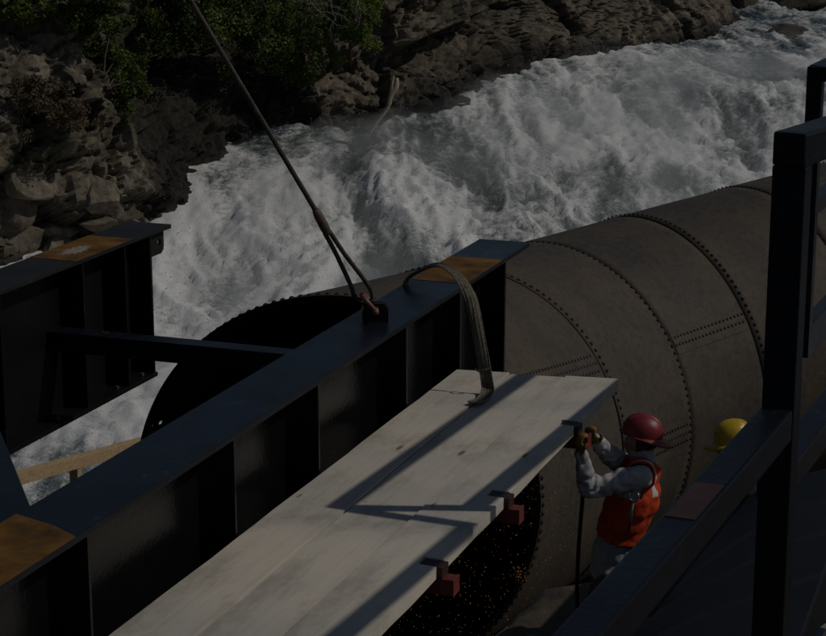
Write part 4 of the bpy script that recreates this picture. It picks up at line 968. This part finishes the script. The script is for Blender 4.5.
# ================================================================== PLANTS, DRIFTWOOD, BOULDERS
def bush(name, label, cat, ctr, rad, nclump, nleaf, leaf, m, base, seed, hang=0.0, group=None):
    rs = np.random.default_rng(seed); ctr = np.array(ctr, float); base = np.array(base, float); t = thing(name, label, cat, tuple(base), group)
    # clump centres through the crown volume, more towards the outside
    d = rs.normal(size=(nclump, 3)); d /= np.linalg.norm(d, axis=1)[:, None]; rr = rs.uniform(.25, 1, nclump) ** .55 * (1 + .25 * rs.normal(size=nclump)); cl = ctr + d * rr[:, None] * np.array(rad)
    cs = rs.uniform(.10, .26, nclump) * (np.mean(rad) / .9) ** .5
    ci = rs.integers(0, nclump, nleaf); off = rs.normal(size=(nleaf, 3)); off /= np.linalg.norm(off, axis=1)[:, None]; off *= (rs.uniform(0, 1, nleaf) ** .45)[:, None]
    p = cl[ci] + off * cs[ci][:, None] * np.array([1.15, 1.15, .75]); p[:, 2] -= hang * rs.uniform(0, 1, nleaf) ** 2
    nn = rs.normal(size=(nleaf, 3)) * .8 + np.array([.35, -.35, .7]); nn /= np.linalg.norm(nn, axis=1)[:, None]
    a = np.cross(nn, rs.normal(size=(nleaf, 3))); a /= np.linalg.norm(a, axis=1)[:, None]; b_ = np.cross(nn, a)
    L = leaf * rs.uniform(.6, 1.35, nleaf)[:, None]; Wd = L * rs.uniform(.42, .62, (nleaf, 1))
    V = np.stack([p - a * L * .5, p + b_ * Wd * .5 + nn * L * .08, p + a * L * .5, p - b_ * Wd * .5 + nn * L * .08], 1).reshape(-1, 3) - base
    F = np.arange(nleaf * 4).reshape(-1, 4); tint = np.repeat(np.clip(rs.uniform(0, 1, nclump)[ci] * .6 + rs.uniform(0, .4, nleaf), 0, 1), 4)
    trimesh('crown', V, F, m, t, {'tint': tint})
    bm = bmesh.new(); ks = rs.choice(nclump, min(nclump, 16), replace=False)
    top_ = ctr * .7 + base * .3; tube(bm, [Vector(base) - Vector(base) + Vector((0, 0, -.15)), Vector((top_ - base) * .5 + rs.normal(0, .05, 3)), Vector(top_ - base)], [.06, .045, .03], 7)
    obj('trunk', bm, M['bark'], t, True)
    bm = bmesh.new()
    for k_ in ks:
        s0 = (top_ - base) * rs.uniform(.4, 1); e_ = cl[k_] - base; mid = (s0 + e_) / 2 + rs.normal(0, .1, 3); tube(bm, [Vector(s0), Vector(mid), Vector(e_)], [.024, .015, .006], 5)
    obj('limbs', bm, M['bark'], t, True)
    return t
def pxm(Y_): return FPX / (Y_ / cp)     # rough pixels per metre
def bush_px(name, label, cat, x, y, rx, ry, nclump, nleaf, leaf, m, seed, fore=.5, basepx=None, hang=0.0, depth=None):
    c = on_cliff(x, y); Yc = c[1] - fore; ctr = aty(x, y, Yc); k_ = pxm(Yc); base = on_cliff(*(basepx or (x, y + ry * .6)))
    return bush(name, label, cat, ctr, (rx / k_, depth or max(.5, .7 * rx / k_), ry / k_), nclump, nleaf, leaf, m, base, seed, hang)
bush_px('shrub', 'leafy green shrub growing above the dry grass on the left ledge', 'shrub', 110, 72, 38, 46, 80, 13000, .080, M['leaf'], 1, 1.2, (95, 112), .25)
bush_px('shrub', 'green shrub crown at the cliff top above the leafy ledge shrub', 'shrub', 92, 6, 44, 30, 70, 9000, .09, M['leaf'], 2, .7, (85, 40))
bush_px('shrub', 'small yellow-green shrub on top of the grey outcrop', 'shrub', 24, 8, 22, 16, 26, 2600, .09, M['leaf_bright'], 3, .4, (24, 28))
bush_px('shrub', 'dark green shrub overhanging the shaded rock recess', 'shrub', 190, 8, 66, 46, 90, 11000, .095, M['leaf'], 4, 1.8, (180, 45), .3)
bush_px('shrub', 'dense dark evergreen bush hanging above the ledges', 'shrub', 275, 20, 60, 46, 100, 13000, .085, M['leaf'], 5, 2.0, (275, 70), .3)
bush_px('shrub', 'bright yellow-green bush at the lip of the ledges', 'shrub', 354, 16, 30, 36, 60, 10000, .075, M['leaf_bright'], 6, 1.5, (352, 58), .2)
bush_px('shrub', 'small dark bush at the foot of the evergreen bush', 'shrub', 300, 66, 26, 20, 30, 2600, .075, M['leaf'], 7, .8, (300, 84), .3)
bush_px('dry_bush', 'dry brown bush on the left ledge', 'bush', 36, 92, 30, 20, 40, 4200, .075, M['leaf_dry'], 8, .4, (36, 108), .2)
bush_px('dry_bush', 'dry reddish-brown bush below the leafy ledge shrub', 'bush', 74, 112, 26, 13, 30, 2600, .07, M['leaf_dry'], 9, .4, (74, 122), .15)
# bare pale twigs at the top
base = on_cliff(320, 6); t = thing('dead_branch', 'bare pale dead branch hanging over the evergreen bush', 'branch', tuple(base)); rs = random.Random(4)
bm = bmesh.new(); Yt = base[1] - 3.2
def twig(a, ang, L, r_, lv):
    pts = [a]; 
    for k_ in range(4): ang += rs.uniform(-.35, .35); pts.append((pts[-1][0] + math.cos(ang) * L / 4, pts[-1][1] + math.sin(ang) * L / 4))
    tube(bm, [Vector(aty(p_[0], p_[1], Yt + .1 * lv)) - Vector(base) for p_ in pts], [r_ * (1 - .17 * k_) for k_ in range(5)], 5)
    if lv < 3:
        for k_ in (1, 2, 3, 4): twig(pts[k_], ang + rs.choice((-1, 1)) * rs.uniform(.4, 1.0), L * .55, r_ * .6, lv + 1)
for x0, y0, a0_, L0 in ((285, -8, .9, 30), (305, -10, 1.3, 34), (332, -10, 1.5, 30), (352, -10, 1.0, 26), (320, -8, 2.2, 26)): twig((x0, y0), a0_, L0, .014, 1)
obj('twigs', bm, M['twig'], t, True)
bm = bmesh.new(); tube(bm, [Vector((0, 0, -.05)), Vector(aty(310, -12, Yt)) - Vector(base), Vector(aty(345, -14, Yt)) - Vector(base)], [.05, .03, .02], 6); obj('branch', bm, M['bark'], t, True)
# driftwood log leaning at the water
lc = on_cliff(384, 122); Yd = lc[1] - 1.1
pts_ = [(367, 139), (374, 127), (381, 117), (388, 107), (391, 96), (396, 87), (397, 78)]; wp_ = [Vector(aty(a, b, Yd + .25 * i / 6)) for i, (a, b) in enumerate(pts_)]
lo_ = wp_[0]; dw = thing('driftwood_log', 'bleached driftwood log leaning on soaked rock beside the cascade', 'log', tuple(lo_)); bm = bmesh.new(); tube(bm, [q - lo_ for q in spline(wp_, 4)], list(np.linspace(.03, .07, 19)) + [.072, .075, .07, .06, .055, .04], 9); obj('trunk', bm, M['driftwood'], dw, True)
bm = bmesh.new(); tube(bm, [wp_[4] - lo_, Vector(aty(392, 84, Yd + .1)) - lo_, Vector(aty(394, 76, Yd + .1)) - lo_], [.05, .035, .02], 7); obj('fork', bm, M['driftwood'], dw, True)
# boulders at the foot of the left cliff and in the rapids
bl = [(18, 232, .55, .5, .42, 'rounded boulder low on the left bank by the girder'), (58, 226, .70, .5, .20, 'flat slab wedged above the black girder flange'), (95, 221, .62, .5, .17, 'flat pale slab beside the lone upright stone'), (112, 214, .22, .25, .36, 'small upright stone at the end of the flat slabs'), (8, 205, .5, .5, .6, 'angular block at the foot of the left cliff'), (60, 247, .95, .5, .5, 'broad brown boulder just behind the rusty girder patch'), (132, 226, .40, .4, .22, 'dark soaked stone where the bank meets the rapids'), (30, 182, .55, .5, .45, 'pale blocky boulder halfway up the left cliff'), (92, 190, .5, .5, .42, 'cracked grey boulder below the dry bush')]
for i, (x, y, a, b, c, lb) in enumerate(bl):
    p = on_cliff(x, y); o = rock('boulder', (p[0], p[1] + .30, p[2] - .10), (a, b, c), 11 + i, None, 4, 11); tag(o, lb, 'boulder', 'boulders on the left bank')
for i, (x, y, a, b, c, lb) in enumerate([(712, 6, 1.3, .9, .55, 'dark low rock splitting the upper rapids beside the brown slab'), (738, 2, .8, .7, .5, 'small dark rock in the upper rapids'), (800, 3, 1.6, 1.0, .55, 'wide dark rock far up the rapids'), (790, 34, 1.0, .8, .22, 'dark soaked rock just above the lip of the falls'), (690, 21, 1.1, .7, .4, 'brown rock at the tip of the slab')]):
    w = pix_water(x, y); o = rock('boulder', (w[0], w[1], zwater(0, w[1]) - .06), (a * .8, b, c), 31 + i, None, 4, 26); tag(o, lb, 'boulder', 'rocks in the rapids')
    at = o.data.attributes.new('wet_shade', 'FLOAT', 'POINT'); at.data.foreach_set('value', np.full(len(o.data.vertices), .6, np.float32))

# ---- lay-out units -> metres
for o in list(COL.objects):
    if o.parent is None and o.type not in ('CAMERA', 'LIGHT'):
        o.location = o.location * KS; o.scale = o.scale * KS
